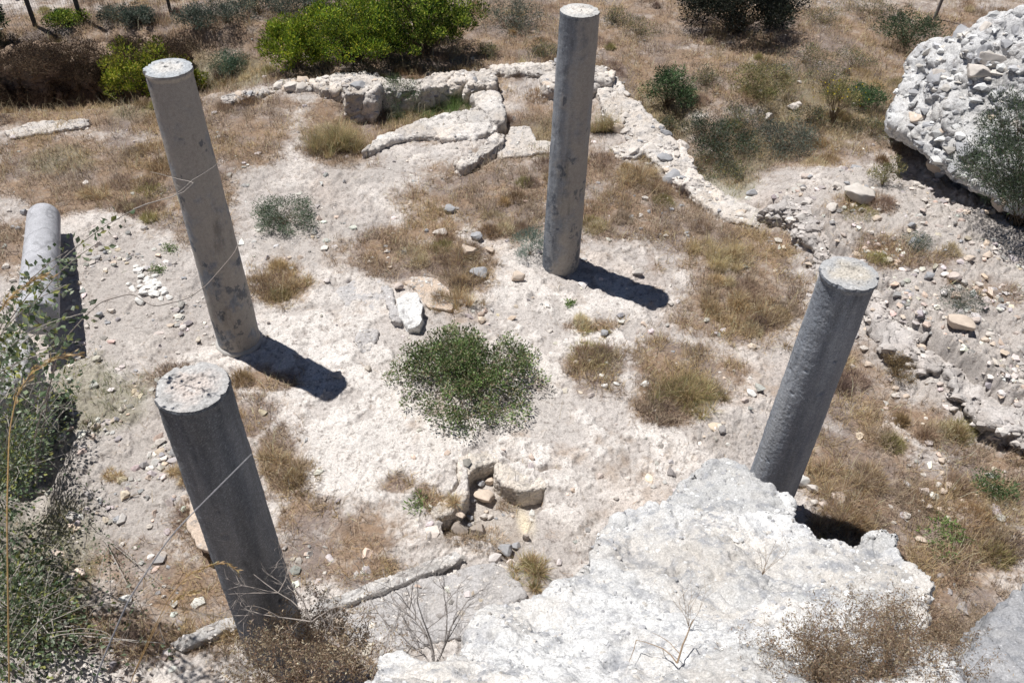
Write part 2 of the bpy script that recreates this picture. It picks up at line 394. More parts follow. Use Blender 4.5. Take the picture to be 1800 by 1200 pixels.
def cells(V, sc, seed=0):
    "distance to the two nearest points of a jittered lattice and a random value for the nearest"
    p = V * sc; b = np.floor(p).astype(int); f1 = np.full(len(V), 9., f32); f2 = f1.copy(); idv = np.zeros(len(V), f32)
    for i in (-1, 0, 1):
        for j in (-1, 0, 1):
            for k_ in (-1, 0, 1):
                c = b + [i, j, k_]; hsh = (c[:, 0] * 73856093 ^ c[:, 1] * 19349663 ^ c[:, 2] * 83492791 ^ seed * 7919) & 0x7fffffff
                r1 = (hsh * 1103515245 + 12345) % 2147483648 / 2147483648.; r2 = (hsh * 22695477 + 1) % 2147483648 / 2147483648.; r3 = (r1 * 97.13 + r2 * 31.7) % 1
                d = np.linalg.norm(p - (c + np.stack([r1, r2, r3], -1)), axis=1)
                nw = d < f1; f2 = np.where(nw, f1, np.minimum(f2, d)); idv = np.where(nw, (r1 * 13.7 + r2) % 1, idv); f1 = np.where(nw, d, f1)
    return f1, f2, idv
def prism(poly, zt, zb, inset=0.0):
    "poly (n,2) world; zt/zb scalars or per-point"
    n = len(poly); zt = np.broadcast_to(zt, n); zb = np.broadcast_to(zb, n); c = poly.mean(0)
    lo = poly + (c - poly) * inset
    V = np.concatenate([np.c_[poly, zt], np.c_[lo, zb]]); 
    Fc = [list(range(n)), list(range(2 * n - 1, n - 1, -1))] + [[(i + 1) % n, i, n + i, n + (i + 1) % n] for i in range(n)]
    return V, Fc
def rocky(name, prisms, vox, mat, cola, colb, amp=.05, sc=2.0, smooth=3, block=0.0, bsc=3.0, colc=None, parent=None, loc0=None, seed=0., cmix=.5, fine=1.0, warp=None, crease=0.0):
    V, Fc = [], []
    for v, fc in prisms:
        n = len(V); V += list(v); Fc += [[a + n for a in q] for q in fc]
    V, Q = voxelise(V, Fc, vox); V = smoothv(V, Q, smooth)
    x, y, z = (V + seed).T
    wp = warp if warp is not None else amp * .9
    V = V + wp * np.stack([fbm(x, y, z + 31, 1.9, 4, .6), fbm(x, y, z + 41, 1.9, 4, .6), .4 * fbm(x, y, z + 51, 1.9, 4, .6)], -1)
    N = vnormals(V, Q); x, y, z = (V + seed).T
    big = fbm(x, y, z, sc, 3, .5); V = V + N * (amp * big)[:, None]
    if block:
        # courses and cracks between stones
        wv = V + np.stack([fbm(x, y, z + 9, 2.5, 2), fbm(x, y, z + 19, 2.5, 2), fbm(x, y, z + 29, 2.5, 2)], -1) * .12
        f1, f2, idv = cells(wv, bsc, int(seed)); cr = ss(.0, .13, f2 - f1)
        V = V + N * (block * ((idv - .5) * .9 - (1 - cr) * .9))[:, None]
    N = vnormals(V, Q)
    md = fbm(x, y, z, sc * 4.3, 4, .62, True); fn = fbm(x, y, z, sc * 17, 3, .7)
    V = V + N * ((amp * .5 * md + amp * .14 * fn) * fine)[:, None]
    if crease: V = V - N * (crease * ss(.78, .98, fbm(x + .2 * big, y, z, 1.1, 3, .5, True)) + .5 * crease * ss(.8, .98, fbm(x + 5, y, z, 2.9, 2, .5, True)))[:, None]
    pit_ = ss(.30, .6, fbm(x, y, z, sc * 7, 2)); V = V - N * (pit_ * amp * .35)[:, None]
    t = ss(-.15, .4, fbm(x, y, z, 1.3, 4, .6)); u = ss(.0, .45, fbm(x + 7, y, z, 5.5, 4, .7))
    A, B = np.array(cola), np.array(colb); C = A + (B - A) * (t * cmix)[:, None]
    if colc is not None: C = C + (np.array(colc) - C) * (u * .7)[:, None]
    if block: C = C * (.8 + .4 * idv)[:, None]
    C = C * (1 + .16 * fn)[:, None]
    if loc0 is None:
        loc0 = np.array([V[:, 0].mean(), V[:, 1].mean(), V[:, 2].min()])
    return mesh_obj(name, V, Q, mat, np.clip(C, .02, .88), parent, loc=loc0)
def ppx(pts, z, zb, inset=0.0):
    "prism from pixel outline: z may be a scalar or per-point list of the top heights"
    zz = np.broadcast_to(np.asarray(z, float), len(pts)); return prism(wpoly(pts, zz), zz, zb, inset)

PALE, CREAM, GREYR, GREYD = (.60, .55, .50), (.58, .49, .40), (.42, .41, .41), (.30, .29, .28)
# --- broken wall in front
def zf(x, y): return 2.0 + (y - 812) / 388 * 1.6
WF = [(560,1330),(632,1215),(650,1160),(668,1138),(695,1130),(730,1140),(765,1158),(808,1135),(835,1095),(858,1070),(890,1058),(955,1050),(1000,1022),(1035,975),(1058,930),
      (1095,905),(1180,862),(1212,842),(1240,820),(1275,812),(1312,822),(1335,842),(1392,872),(1398,900),(1390,906),(1412,924),(1440,937),(1500,952),(1525,938),
      (1552,930),(1580,942),(1592,968),(1618,990),(1645,1015),(1640,1050),(1648,1075),(1636,1110),(1690,1160),(1700,1240),(1700,1360)]
wf = [ppx(WF, [zf(*p) for p in WF], 0., .18)]
hump = [(1150,900),(1190,852),(1240,812),(1280,802),(1318,822),(1330,850),(1318,885),(1300,905),(1240,915),(1190,920)]
wf.append(ppx(hump, 2.12, 1.2, -.02))
wf.append(ppx([(1510,950),(1530,928),(1556,920),(1586,938),(1594,965),(1570,985),(1530,980)], 2.62, 1.6))
front_wall = rocky('broken_wall', wf, .016, M_ROCKF, (.60, .595, .585), (.56, .50, .43), amp=.15, sc=1.2, smooth=8, colc=(.31, .315, .335), seed=3., fine=.62, warp=.06, block=.02, bsc=1.15, crease=.055)
tagit(front_wall, 'massive broken wall top of white lime rubble in front of the coarse-grained column', 'wall ruin')
o = rocky('wall_fragment', [ppx([(1690,1175),(1715,1130),(1745,1095),(1760,1062),(1800,1030),(1900,1020),(2000,1200),(1900,1350),(1700,1350)], [3.0,2.9,2.8,2.7,2.6,2.6,3.0,3.4,3.5], 0, .1)],
          .02, M_ROCKF, (.36, .36, .37), (.5, .47, .42), amp=.08, sc=1.8, smooth=6, colc=(.24, .25, .27), block=.03, bsc=2.2, seed=9.)
tagit(o, 'dark grey layered rock beside the brown dry brush, cut by the corner of the view', 'rock')
print('front ok', len(front_wall.data.vertices))

# ------------------------------------------------------------------ columns
def column(label, foot, r0, r1, hgt, seed, flare=.012, chips=.01, patch=0, cap=((.5,.47,.44), (.62,.58,.52)), tone=1.0, rough=1.0, ring=False, group='standing granite columns', mat=None, hole=True, lump=1.0):
    bx, by = foot; bz = float(samp(HG, bx, by)) - .06
    root = empty('column', (bx, by, bz), label, 'column', group)
    nt_, nz = 176, 360
    th = np.arange(nt_) * 2 * np.pi / nt_; zz = np.concatenate([np.linspace(0, hgt - .12, nz - 26), np.linspace(hgt - .12, hgt, 27)[1:]]); nz = len(zz)
    T, Z = np.meshgrid(th, zz)
    t = Z / hgt; R = r0 + (r1 - r0) * (t**1.25) 
    top = np.clip((Z - (hgt - .10)) / .10, 0, 1)
    rim = fbm(np.cos(T) * 1.4 + seed, np.sin(T) * 1.4, 0 * T, 1, 5, .65)
    rimc = ss(.0, .45, rim)
    R = R + flare * ss(.2, .8, top) - chips * (rimc + .5 * np.abs(rim)) * ss(.1, 1, top) * 3 - chips * .4 * ss(.75, 1, top)
    cx, cy = np.cos(T) * R, np.sin(T) * R
    n = fbm(cx + seed, cy, Z, 3, 3); fn = fbm(cx + seed, cy, Z, 26, 3, .7); ff = pn(cx * 95 + seed, cy * 95, Z * 95)
    p1 = fbm(cx + seed, cy, Z * .8, 3.2, 6, .68); side = np.cos(T - math.radians(-60))           # where the skin is still smooth
    rough_ = rough * (1.15 - .5 * side); R = R + .007 * n + .003 * fbm(cx + seed, cy, Z, 9, 3, .6) + rough_ * (.0020 * fn + .0013 * ff)
    dents = ss(.38, .6, fbm(cx + seed, cy, Z, 5, 3)); R = R - dents * (.007 * rough + .003 * fbm(cx + seed, cy, Z, 14, 3)) - .02 * ss(.42, .56, fbm(cx + seed, cy, Z, 3.1, 4, .7) + .1 * (t < .06))
    lowf = ss(.75, .1, t)
    if patch == 1: pm = ss(-.16, .16, p1 * (.5 + .8 * lowf) + .16 * side + .03)
    elif patch == 2: pm = ss(-.14, .2, p1 * .5 + .4 * np.cos(T - math.radians(-50)) - .2)
    else: pm = ss(.15, .45, p1) * .35
    R = R + .003 * pm
    cx, cy = np.cos(T) * R, np.sin(T) * R
    g = np.array([.24, .25, .265]) * tone; d = np.array([.155, .168, .19]) * tone; tan = np.array([.34, .305, .265]) * tone
    vein = ss(-.3, .3, fbm(cx + seed, cy, Z * .12, 5, 5, .6))
    strk = fbm(cx * 9 + seed, cy * 9, Z * .55, 1, 5, .6); col = (d + (g - d) * vein[..., None]) * (1 + .45 * strk - .22 * ss(.82, 1, t))[..., None]; col = col + (tan - col) * pm[..., None] * (.85 if patch else .3)
    if patch: col = col + (np.array([.10, .115, .14]) - col) * (ss(.02, .07, fbm(cx + seed, cy, Z * .7, 4.2, 6, .7) + .16 * lowf - .20 - .10 * side) * .75)[..., None]
    stn = ss(.1, .5, fbm(cx * 2 + seed, cy * 2, Z * .5 + 9, 2.2, 6, .7)); col = col * (1 - .4 * stn)[..., None]
    sp = ss(.25, .55, ff)[..., None]; col = col * (1 + .22 * fn[..., None]) + .10 * sp * (1 - pm[..., None] * .7)
    V = np.stack([cx, cy, Z], -1).reshape(-1, 3)
    i = np.arange(nz * nt_).reshape(nz, nt_); j = np.roll(i, -1, 1)
    Fq = np.stack([i[:-1], j[:-1], j[1:], i[1:]], -1).reshape(-1, 4)
    mesh_obj('shaft', V, Fq, mat or M_GRAN, np.clip(col, .02, .8).reshape(-1, 3), root)
    # top
    nr_ = 70; q = np.linspace(0, 1, nr_)[::-1]; TT, Q = np.meshgrid(th, q)
    Rt = R[-1][None] * Q; X_, Y_ = np.cos(TT) * Rt, np.sin(TT) * Rt
    zt = hgt + (1 - Q**6) * (.010 + lump * (.014 * fbm(X_ + seed, Y_, 0 * X_, 7, 4, .6) + .012 * ss(.15, .5, fbm(X_ + seed, Y_, 3 + 0 * X_, 16, 2)) + .006 * pn(X_ * 50, Y_ * 50)))
    if hole: zt = zt - .06 * ss(.028, .018, np.hypot(X_ + .01, Y_))
    a, b = np.array(cap[0]), np.array(cap[1])
    cc = a + (b - a) * (ss(.9, .35, Q + .5 * fbm(X_ + seed, Y_, 1 + 0 * X_, 6, 4, .6)))[..., None]
    cc = cc + (np.array([.66, .65, .63]) - cc) * ss(.1, .5, fbm(X_ + seed, Y_, 3 + 0 * X_, 11, 4, .7))[..., None] * .6
    cc = cc * (1 - .45 * ss(.1, .45, fbm(X_ + seed, Y_, 8 + 0 * X_, 5, 5, .7)))[..., None]
    cc = cc * (1 + .25 * fbm(X_ + seed, Y_, 0 * X_, 30, 3, .7))[..., None]
    V = np.stack([X_, Y_, zt], -1).reshape(-1, 3); V = np.concatenate([V, [[0, 0, zt[-1].mean()]]])
    i = np.arange(nr_ * nt_).reshape(nr_, nt_); j = np.roll(i, -1, 1)
    Fq = np.stack([i[:-1], j[:-1], j[1:], i[1:]], -1).reshape(-1, 4)
    mesh_obj('top_face', V, Fq, M_CAP, np.clip(np.concatenate([cc.reshape(-1, 3), cc[-1, :1]]), .03, .85), root)
    if ring:
        prof = [(r0 + .035, .0), (r0 + .035, .07), (r0 + .03, .095), (r0 + .012, .11), (r0 - .01, .118)]
        V = []; th2 = np.arange(96) * 2 * np.pi / 96
        for r_, z_ in prof:
            rr = r_ * (1 + .02 * fbm(np.cos(th2) * 3, np.sin(th2) * 3, 0 * th2, 1, 3)); V.append(np.stack([np.cos(th2) * rr, np.sin(th2) * rr, z_ + 0 * th2], -1))
        V = np.concatenate(V); i = np.arange(len(prof) * 96).reshape(-1, 96); j = np.roll(i, -1, 1)
        mesh_obj('base_ring', V, np.stack([i[:-1], j[:-1], j[1:], i[1:]], -1).reshape(-1, 4), M_STONE, np.full((len(V), 3), .46) * [1, .96, .9], root)
    return root
column('tall grey column with blue-grey and tan patches, a dowel hole and white crust on its top', (-3.806, 8.508), .287, .243, 4.0, 1.7, tone=1.28, patch=1, ring=True, flare=.02, chips=.012,
       cap=((.42,.44,.46),(.60,.58,.55)), mat=M_GRANS, rough=.9, lump=1)
column('tall slender column standing alone before the ruined walls, rough on its sunny side and smooth and tan on the other', (.732, 10.587), .290, .250, 4.03, 4.4, tone=1.2, patch=2, flare=.004, chips=.008, cap=((.5,.49,.47),(.64,.6,.55)), mat=M_GRANS, rough=1.1, hole=False)
column('coarse-grained grey column rising behind the broken white wall top', (2.987, 5.933), .272, .238, 3.465, 8.1, flare=.022, chips=.010, cap=((.40,.40,.40),(.50,.46,.40)), tone=1.35, rough=2.4, hole=False)
column('dark column with a wide chipped pinkish top, its foot in brown dry brush', (-2.253, 4.085), .292, .254, 3.6, 12.9, flare=.010, chips=.018, cap=((.44,.43,.42),(.56,.50,.46)), tone=.95, rough=2.3, hole=False, lump=1.5)

# --- fallen column at the side
def fallen():
    a = G(76, 372, .42); b = G(66, 562, .62); a[2] = .38; b[2] = .62
    root = empty('fallen_column', tuple(np.round(b, 3)), 'pale grey column shaft lying on its side on the ground, rounded at its far end', 'column')
    ax = (a - b); Ln = np.linalg.norm(ax); ax /= Ln; s_ = np.cross(ax, [0, 0, 1]); s_ /= np.linalg.norm(s_); u_ = np.cross(s_, ax)
    nt_, nz = 120, 260; tt = np.linspace(0, 1, nz); th = np.arange(nt_) * 2 * np.pi / nt_; T, Z = np.meshgrid(th, tt)
    R = .255 - .02 * Z; e = (1 - Z) * Ln; R = R * np.where(e < .12, np.sqrt(np.clip(1 - (1 - e / .12)**2 * .75, .02, 1)), 1); R[-1] = .001; R[0] = .001; R[1] = .23
    c1, s1 = np.cos(T), np.sin(T); zl = Z * Ln; zl[1] = 0.01
    R = R + (.006 * fbm(c1 * .3, s1 * .3, zl, 4, 3) + .003 * fbm(c1 * .3, s1 * .3, zl, 22, 3, .7)) * (R > .01)
    V = b + zl[..., None] * ax + (c1 * R)[..., None] * s_ + (s1 * R)[..., None] * u_
    n = fbm(c1 * .3, s1 * .3, zl, 5, 5, .65); cr = ss(.08, .0, np.abs(fbm(c1 * .3 + 4, s1 * .3, zl, 2.2, 3))) * .3
    col = np.array([.42, .42, .44]) * (1 + .35 * n - cr)[..., None]
    i = np.arange(nz * nt_).reshape(nz, nt_); j = np.roll(i, -1, 1)
    mesh_obj('shaft', V.reshape(-1, 3) - np.round(b, 3), np.stack([i[:-1], i[1:], j[1:], j[:-1]], -1).reshape(-1, 4), M_GRAN, np.clip(col, .05, .8).reshape(-1, 3), root)
fallen()

# ------------------------------------------------------------------ ruined walls and big stones
def wall(name, label, cat, prisms, vox=.024, A=PALE, B=CREAM, C=GREYR, **k):
    k.setdefault('amp', .05); k.setdefault('smooth', 1); k.setdefault('warp', .12); k['amp'] = k['amp'] * 1.25
    o = rocky(name, prisms, vox, M_ROCK, A, B, colc=C, **k); return tagit(o, label, cat)
wall('rubble_wall', 'long pale stone wall along the back of the excavation, below the bright green bushes', 'wall', [
    ppx([(545,140),(600,128),(640,124),(665,134),(665,150),(640,158),(600,160),(558,158)], .16, -.7),
    ppx([(602,150),(605,134),(655,136),(668,150),(655,164),(606,166)], .34, -.8), ppx([(655,134),(700,136),(738,142),(740,158),(690,158),(655,160)], .20, -.8),
    ppx([(735,140),(770,132),(815,124),(850,120),(870,124),(872,136),(820,142),(775,150),(738,156)], .24, -.8), ppx([(818,128),(868,123),(876,138),(868,148),(822,148)], .30, -.8),
    ppx([(860,116),(920,112),(985,110),(1030,112),(1064,118),(1070,132),(1030,138),(985,134),(930,130),(870,126)], .07, -.6),
    ppx([(950,134),(1000,128),(1042,134),(1052,150),(1040,160),(985,156),(955,152)], .12, -.7), ppx([(565,164),(600,160),(618,172),(600,180),(566,178)], -.1, -.8),
    ppx([(790,152),(820,148),(828,156),(795,166)], -.05, -.8), ppx([(1035,118),(1064,114),(1078,128),(1072,142),(1044,140)], .22, -.4)],
    block=.05, bsc=1.7, amp=.07, seed=21.)
wall('rubble_wall', 'broad pale rubble wall running diagonally from the far corner down towards the stony bank', 'wall', [
    ppx([(1044,140),(1072,130),(1090,142),(1104,165),(1132,188),(1162,222),(1150,232),(1110,236),(1086,226),(1068,200),(1052,172)], .08, -.8),
    ppx([(1088,222),(1150,214),(1170,232),(1198,246),(1204,258),(1150,268),(1112,262)], .05, -.8),
    ppx([(1120,256),(1200,254),(1218,280),(1240,318),(1232,326),(1200,326),(1164,296)], .03, -.8),
    ppx([(1180,300),(1238,312),(1262,336),(1300,352),(1345,378),(1330,398),(1280,384),(1226,352)], -.01, -.5),
    ppx([(1076,258),(1120,248),(1140,262),(1120,278),(1086,276)], .05, -.3)], block=.035, bsc=1.6, amp=.05, seed=33., A=(.62,.57,.52))
wall('curved_wall', 'low curved whitish wall with a rounded end inside the ruined enclosure', 'wall', [
    ppx([(632,266),(650,248),(700,224),(745,208),(800,196),(842,188),(868,196),(886,214),(870,228),(830,240),(800,243),(745,238),(690,246),(655,262)], .12, -.5),
    ppx([(828,166),(860,158),(874,168),(886,188),(890,212),(868,212),(850,196),(836,180)], .18, -.6)], vox=.025, block=.035, bsc=2.2, amp=.05, seed=41., A=(.63,.59,.55))
wall('stone_kerb', 'thin curved row of pale stones between the curved wall and the dry grass', 'kerb', [
    ppx([(800,284),(812,276),(838,262),(862,244),(874,232),(890,234),(884,250),(858,268),(836,284),(812,294)], .16, -.3)], vox=.02, block=.05, bsc=2.6, amp=.03, seed=43.)
wall('stone_slab', 'flat pale slab jutting out beside the tall slender column', 'slab', [
    ppx([(868,262),(896,224),(926,222),(950,246),(990,252),(1000,262),(955,268),(905,274),(880,276)], .03, -.3)], vox=.025, amp=.05, seed=45.)
wall('rubble_wall', 'short run of pale stones ending at the bush left of the back wall', 'wall', [
    ppx([(390,174),(410,164),(440,160),(478,152),(486,160),(440,170),(400,184)], .05, -.3), ppx([(478,146),(520,138),(556,142),(556,156),(500,156)], .07, -.3)], block=.05, bsc=2.6, amp=.05, seed=47.)
wall('stone_outcrop', 'long pale outcrop in the dry grass left of the tall patched column', 'outcrop', [
    ppx([(5,232),(60,216),(110,211),(158,212),(150,222),(80,232),(20,242)], .05, -.3)], amp=.05, seed=49.)
wall('stone_outcrop', 'bright rough outcrop at the foot of the tuft beside the enclosure', 'outcrop', [
    ppx([(640,300),(655,276),(700,262),(745,254),(790,272),(780,286),(720,300),(700,330),(655,345),(620,330)], -.01, -.3)], amp=.035, seed=50., block=.015, bsc=2)
wall('stone_kerb', 'low straight stone edging running out from the foot of the dark column', 'kerb', [
    ppx([(300,1128),(330,1112),(400,1086),(450,1074),(458,1090),(400,1106),(320,1140)], .09, -.2), ppx([(540,1062),(600,1042),(680,1012),(760,984),(800,966),(812,978),(770,1000),(690,1030),(610,1058),(548,1080)], .10, -.2)],
    vox=.016, amp=.018, warp=.04, seed=51., A=(.5,.48,.46), B=(.44,.41,.38), block=.01, bsc=2.5)
wall('stone_slab', 'flat grey plaster slab behind the bare leafless twigs', 'slab', [
    ppx([(600,1066),(690,1036),(780,1004),(860,990),(905,1020),(925,1050),(870,1078),(800,1120),(700,1140),(600,1110)], .03, -.2)], vox=.02, amp=.02, seed=53., A=(.48,.46,.45), B=(.42,.38,.34), smooth=1)
wall('leaning_slab', 'thick cream stone slab partly hidden behind the dark column', 'slab', [
    ppx([(333,872),(345,850),(362,856),(400,880),(420,960),(385,966),(350,960),(333,925)], .26, .12, .05), ppx([(345,885),(400,885),(405,945),(352,940)], .15, -.1)], vox=.013, amp=.02, seed=55., A=(.62,.50,.40), B=(.58,.5,.43))
wall('marble_block', 'bright white faceted block leaning in a gap between grey and cream slabs', 'stone', [
    ppx([(700,522),(714,509),(734,512),(742,545),(738,572),(716,578),(698,560)], [.14,.22,.22,.2,.16,.1,.1], -.1, .05)], vox=.009, amp=.008, seed=57., A=(.74,.73,.71), B=(.68,.64,.58), smooth=3, sc=4)
wall('stone_slab', 'smooth cream slab just above the bright white block', 'slab', [
    ppx([(712,496),(732,486),(768,490),(800,520),(790,545),(752,536),(730,510)], .06, -.1)], vox=.012, amp=.018, seed=59., A=(.60,.48,.38), B=(.6,.54,.48))
wall('stone_outcrop', 'grey weathered outcrop with a split edge, left of the bright white block', 'outcrop', [
    ppx([(590,512),(620,496),(668,494),(690,506),(684,536),(664,552),(640,536),(604,540)], .03, -.15), ppx([(676,500),(690,508),(696,540),(702,566),(692,562),(680,536)], .10, -.1),
    ppx([(624,596),(640,580),(664,580),(668,600),(650,622),(626,616)], .02, -.1)], vox=.016, amp=.04, seed=61., A=(.50,.48,.47), B=(.56,.52,.5))
hb = [(-160,104),(0,98),(60,102),(110,92),(160,98),(210,86),(270,88),(320,80)]
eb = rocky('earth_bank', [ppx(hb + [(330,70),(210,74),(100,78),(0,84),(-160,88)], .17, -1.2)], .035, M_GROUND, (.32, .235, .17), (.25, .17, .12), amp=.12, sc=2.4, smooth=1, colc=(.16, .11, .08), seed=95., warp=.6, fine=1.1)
tagit(eb, kind='structure')
# basin rims
rims = empty('basin_rim', tuple(G(870, 850, 0)), 'broken curved plaster rims round the sunken stone-filled basin', 'basin')
for nm, pts, zt in (('rim_lip', [(522,262),(600,270),(618,345),(604,400),(614,470),(606,560),(560,640),(470,690),(372,716),(330,668),(400,612),(470,580),(530,540),(548,480),(540,380)], .03),
                    ('rim_lip', [(590,270),(700,240),(845,205),(850,260),(826,306),(745,318),(650,350),(610,392)], .035),
                    ('rim_lip', [(824,306),(880,300),(940,330),(1010,390),(1080,430),(1150,428),(1200,452),(1190,500),(1060,520),(1000,530),(900,490),(826,420)], .03)):
    o = rocky(nm, [ppx(crop(pts), zt, -.42)], .011, M_ROCK, (.64, .58, .51), (.58, .50, .42), amp=.035, sc=4, smooth=2, warp=.05, block=.012, bsc=7, seed=71. + pts[0][0] * .01, colc=(.42,.39,.36), fine=1.3)
    o.parent = rims; o.matrix_parent_inverse = Matrix.Identity(4); o.location = Vector(o.location) - rims.location
# big masonry lump at the side of the shrub
wall('masonry_block', 'white-topped masonry block near the fallen column, half hidden by the leafy shrub', 'stone', [
    ppx([(-260,615),(10,590),(40,586),(52,615),(46,655),(10,690),(-200,730)], .95, -.6, -.03)], vox=.025, amp=.07, block=.04, bsc=2, seed=73., A=(.5,.49,.48), B=(.4,.37,.35))
sp = [(1345,362),(1388,380),(1420,425),(1450,470),(1520,545),(1565,600),(1612,625),(1682,680),(1740,730),(1830,790),(1960,880)]
sq = [(1960,800),(1840,722),(1760,668),(1700,612),(1640,572),(1590,540),(1545,490),(1480,420),(1440,372),(1400,345)]
bank_o = rocky('eroded_bank', [ppx(sp + sq, .25, -.3)], .024, M_ROCK, (.50, .465, .44), (.42, .37, .335), amp=.13, sc=1.8, smooth=2, block=.012, bsc=3, colc=(.36, .32, .29), seed=91., warp=.4, fine=.45)
tagit(bank_o, kind='structure')
# the great fallen boulder
def hull(pts):
    bm = bmesh.new(); [bm.verts.new(p) for p in pts]; bmesh.ops.convex_hull(bm, input=bm.verts)
    lo = [v for v in bm.verts if not v.link_faces]; bmesh.ops.delete(bm, geom=lo, context='VERTS')
    bm.verts.index_update(); V = [v.co[:] for v in bm.verts]; Fc = [[v.index for v in f_.verts] for f_ in bm.faces]; bm.free(); return V, Fc
H1 = [G(1650,262,.1), G(1700,300,.1), G(1790,370,.1), G(1568,218,1.15), G(1567,190,1.25), G(1592,240,1.05), G(1650,288,.98), G(1708,322,.9), G(1800,380,.8), G(1920,430,.7),
      G(1584,165,1.4), G(1612,122,1.7), G(1614,96,1.9), G(1690,52,2.5), G(1750,34,2.9), G(1810,14,3.2), G(2050,-20,3.3), G(2200,300,1.6)]
bk = [p + np.array([.9, 1.6, 0]) * [1, 1, 1] for p in H1 if p[2] > 1.2]; H1 += [np.array([p[0], p[1], .2]) for p in bk]
boulder = rocky('boulder', [hull(H1)], .032, M_ROCK, (.60, .595, .59), (.60, .57, .53), amp=.24, sc=1.1, smooth=4, colc=(.34, .34, .35), seed=81., fine=.34, warp=.22, cmix=.5, crease=.09)
tagit(boulder, 'huge white conglomerate boulder with grey stones set in it, above the stony bank', 'boulder')

# ------------------------------------------------------------------ loose stones
def stone_mesh(seed, ang=.6, sub=4):
    bm = bmesh.new(); bmesh.ops.create_icosphere(bm, subdivisions=sub, radius=1); V = np.array([v.co[:] for v in bm.verts]); Fc = np.array([[v.index for v in f_.verts] for f_ in bm.faces]); bm.free()
    r = np.random.default_rng(seed)
    for _ in range(int(12 + ang * 12)):
        n = r.normal(size=3); n /= np.linalg.norm(n); d = r.uniform(.5, .8); s = V @ n; V = V - n * (np.clip(s - d, 0, None) * .96)[:, None]
    V = V * (1 + .10 * fbm(*(V + seed).T, 1.3, 3))[:, None] * (1 + .10 * fbm(*(V + seed).T, 4, 3, .7))[:, None]
    V = V / np.abs(V).max(0); return V.astype(f32), Fc
STONE_T = {'pale': (.60, .55, .50), 'cream': (.60, .50, .41), 'grey': (.36, .36, .37), 'dark': (.36, .31, .27), 'pink': (.56, .48, .43), 'white': (.72, .70, .66)}
POOL = {}
def pool(tone, i):
    key = (tone, i)
    if key not in POOL:
        V, Fc = stone_mesh(i * 7 + 3); n = fbm(*(V * 1.0 + i).T, 1.6, 4, .6); c = np.array(STONE_T[tone]) * (1 + .28 * n)[:, None] * (1 + .12 * fbm(*(V + i + 40).T, 9, 2))[:, None]
        me_o = mesh_obj('stone', V, Fc, M_STONE, np.clip(c, .03, .85)); me = me_o.data; bpy.data.objects.remove(me_o); POOL[key] = me
    return POOL[key]
def stone(px, py, wpx, label, tone='pale', group=None, hh=None, dl=None, sink=.35, name='stone', z=None, asp=None, rz=None):
    p = GG(px, py) if z is None else G(px, py, z); w = wpx * depth(p) / F_PX / 2
    o = bpy.data.objects.new(name, pool(tone, random.randrange(9))); S.collection.objects.link(o)
    asp = asp or random.uniform(.65, .95); hh = hh or random.uniform(.5, .75)
    o.scale = (w, w * asp, w * hh); o.rotation_euler = (random.uniform(-.15, .15), random.uniform(-.15, .15), rz if rz is not None else random.uniform(-.6, .6) + random.choice((0, math.pi)))
    o.location = (p[0], p[1], p[2] + w * hh * (1 - sink) - .005); tagit(o, label, 'stone', group); return o
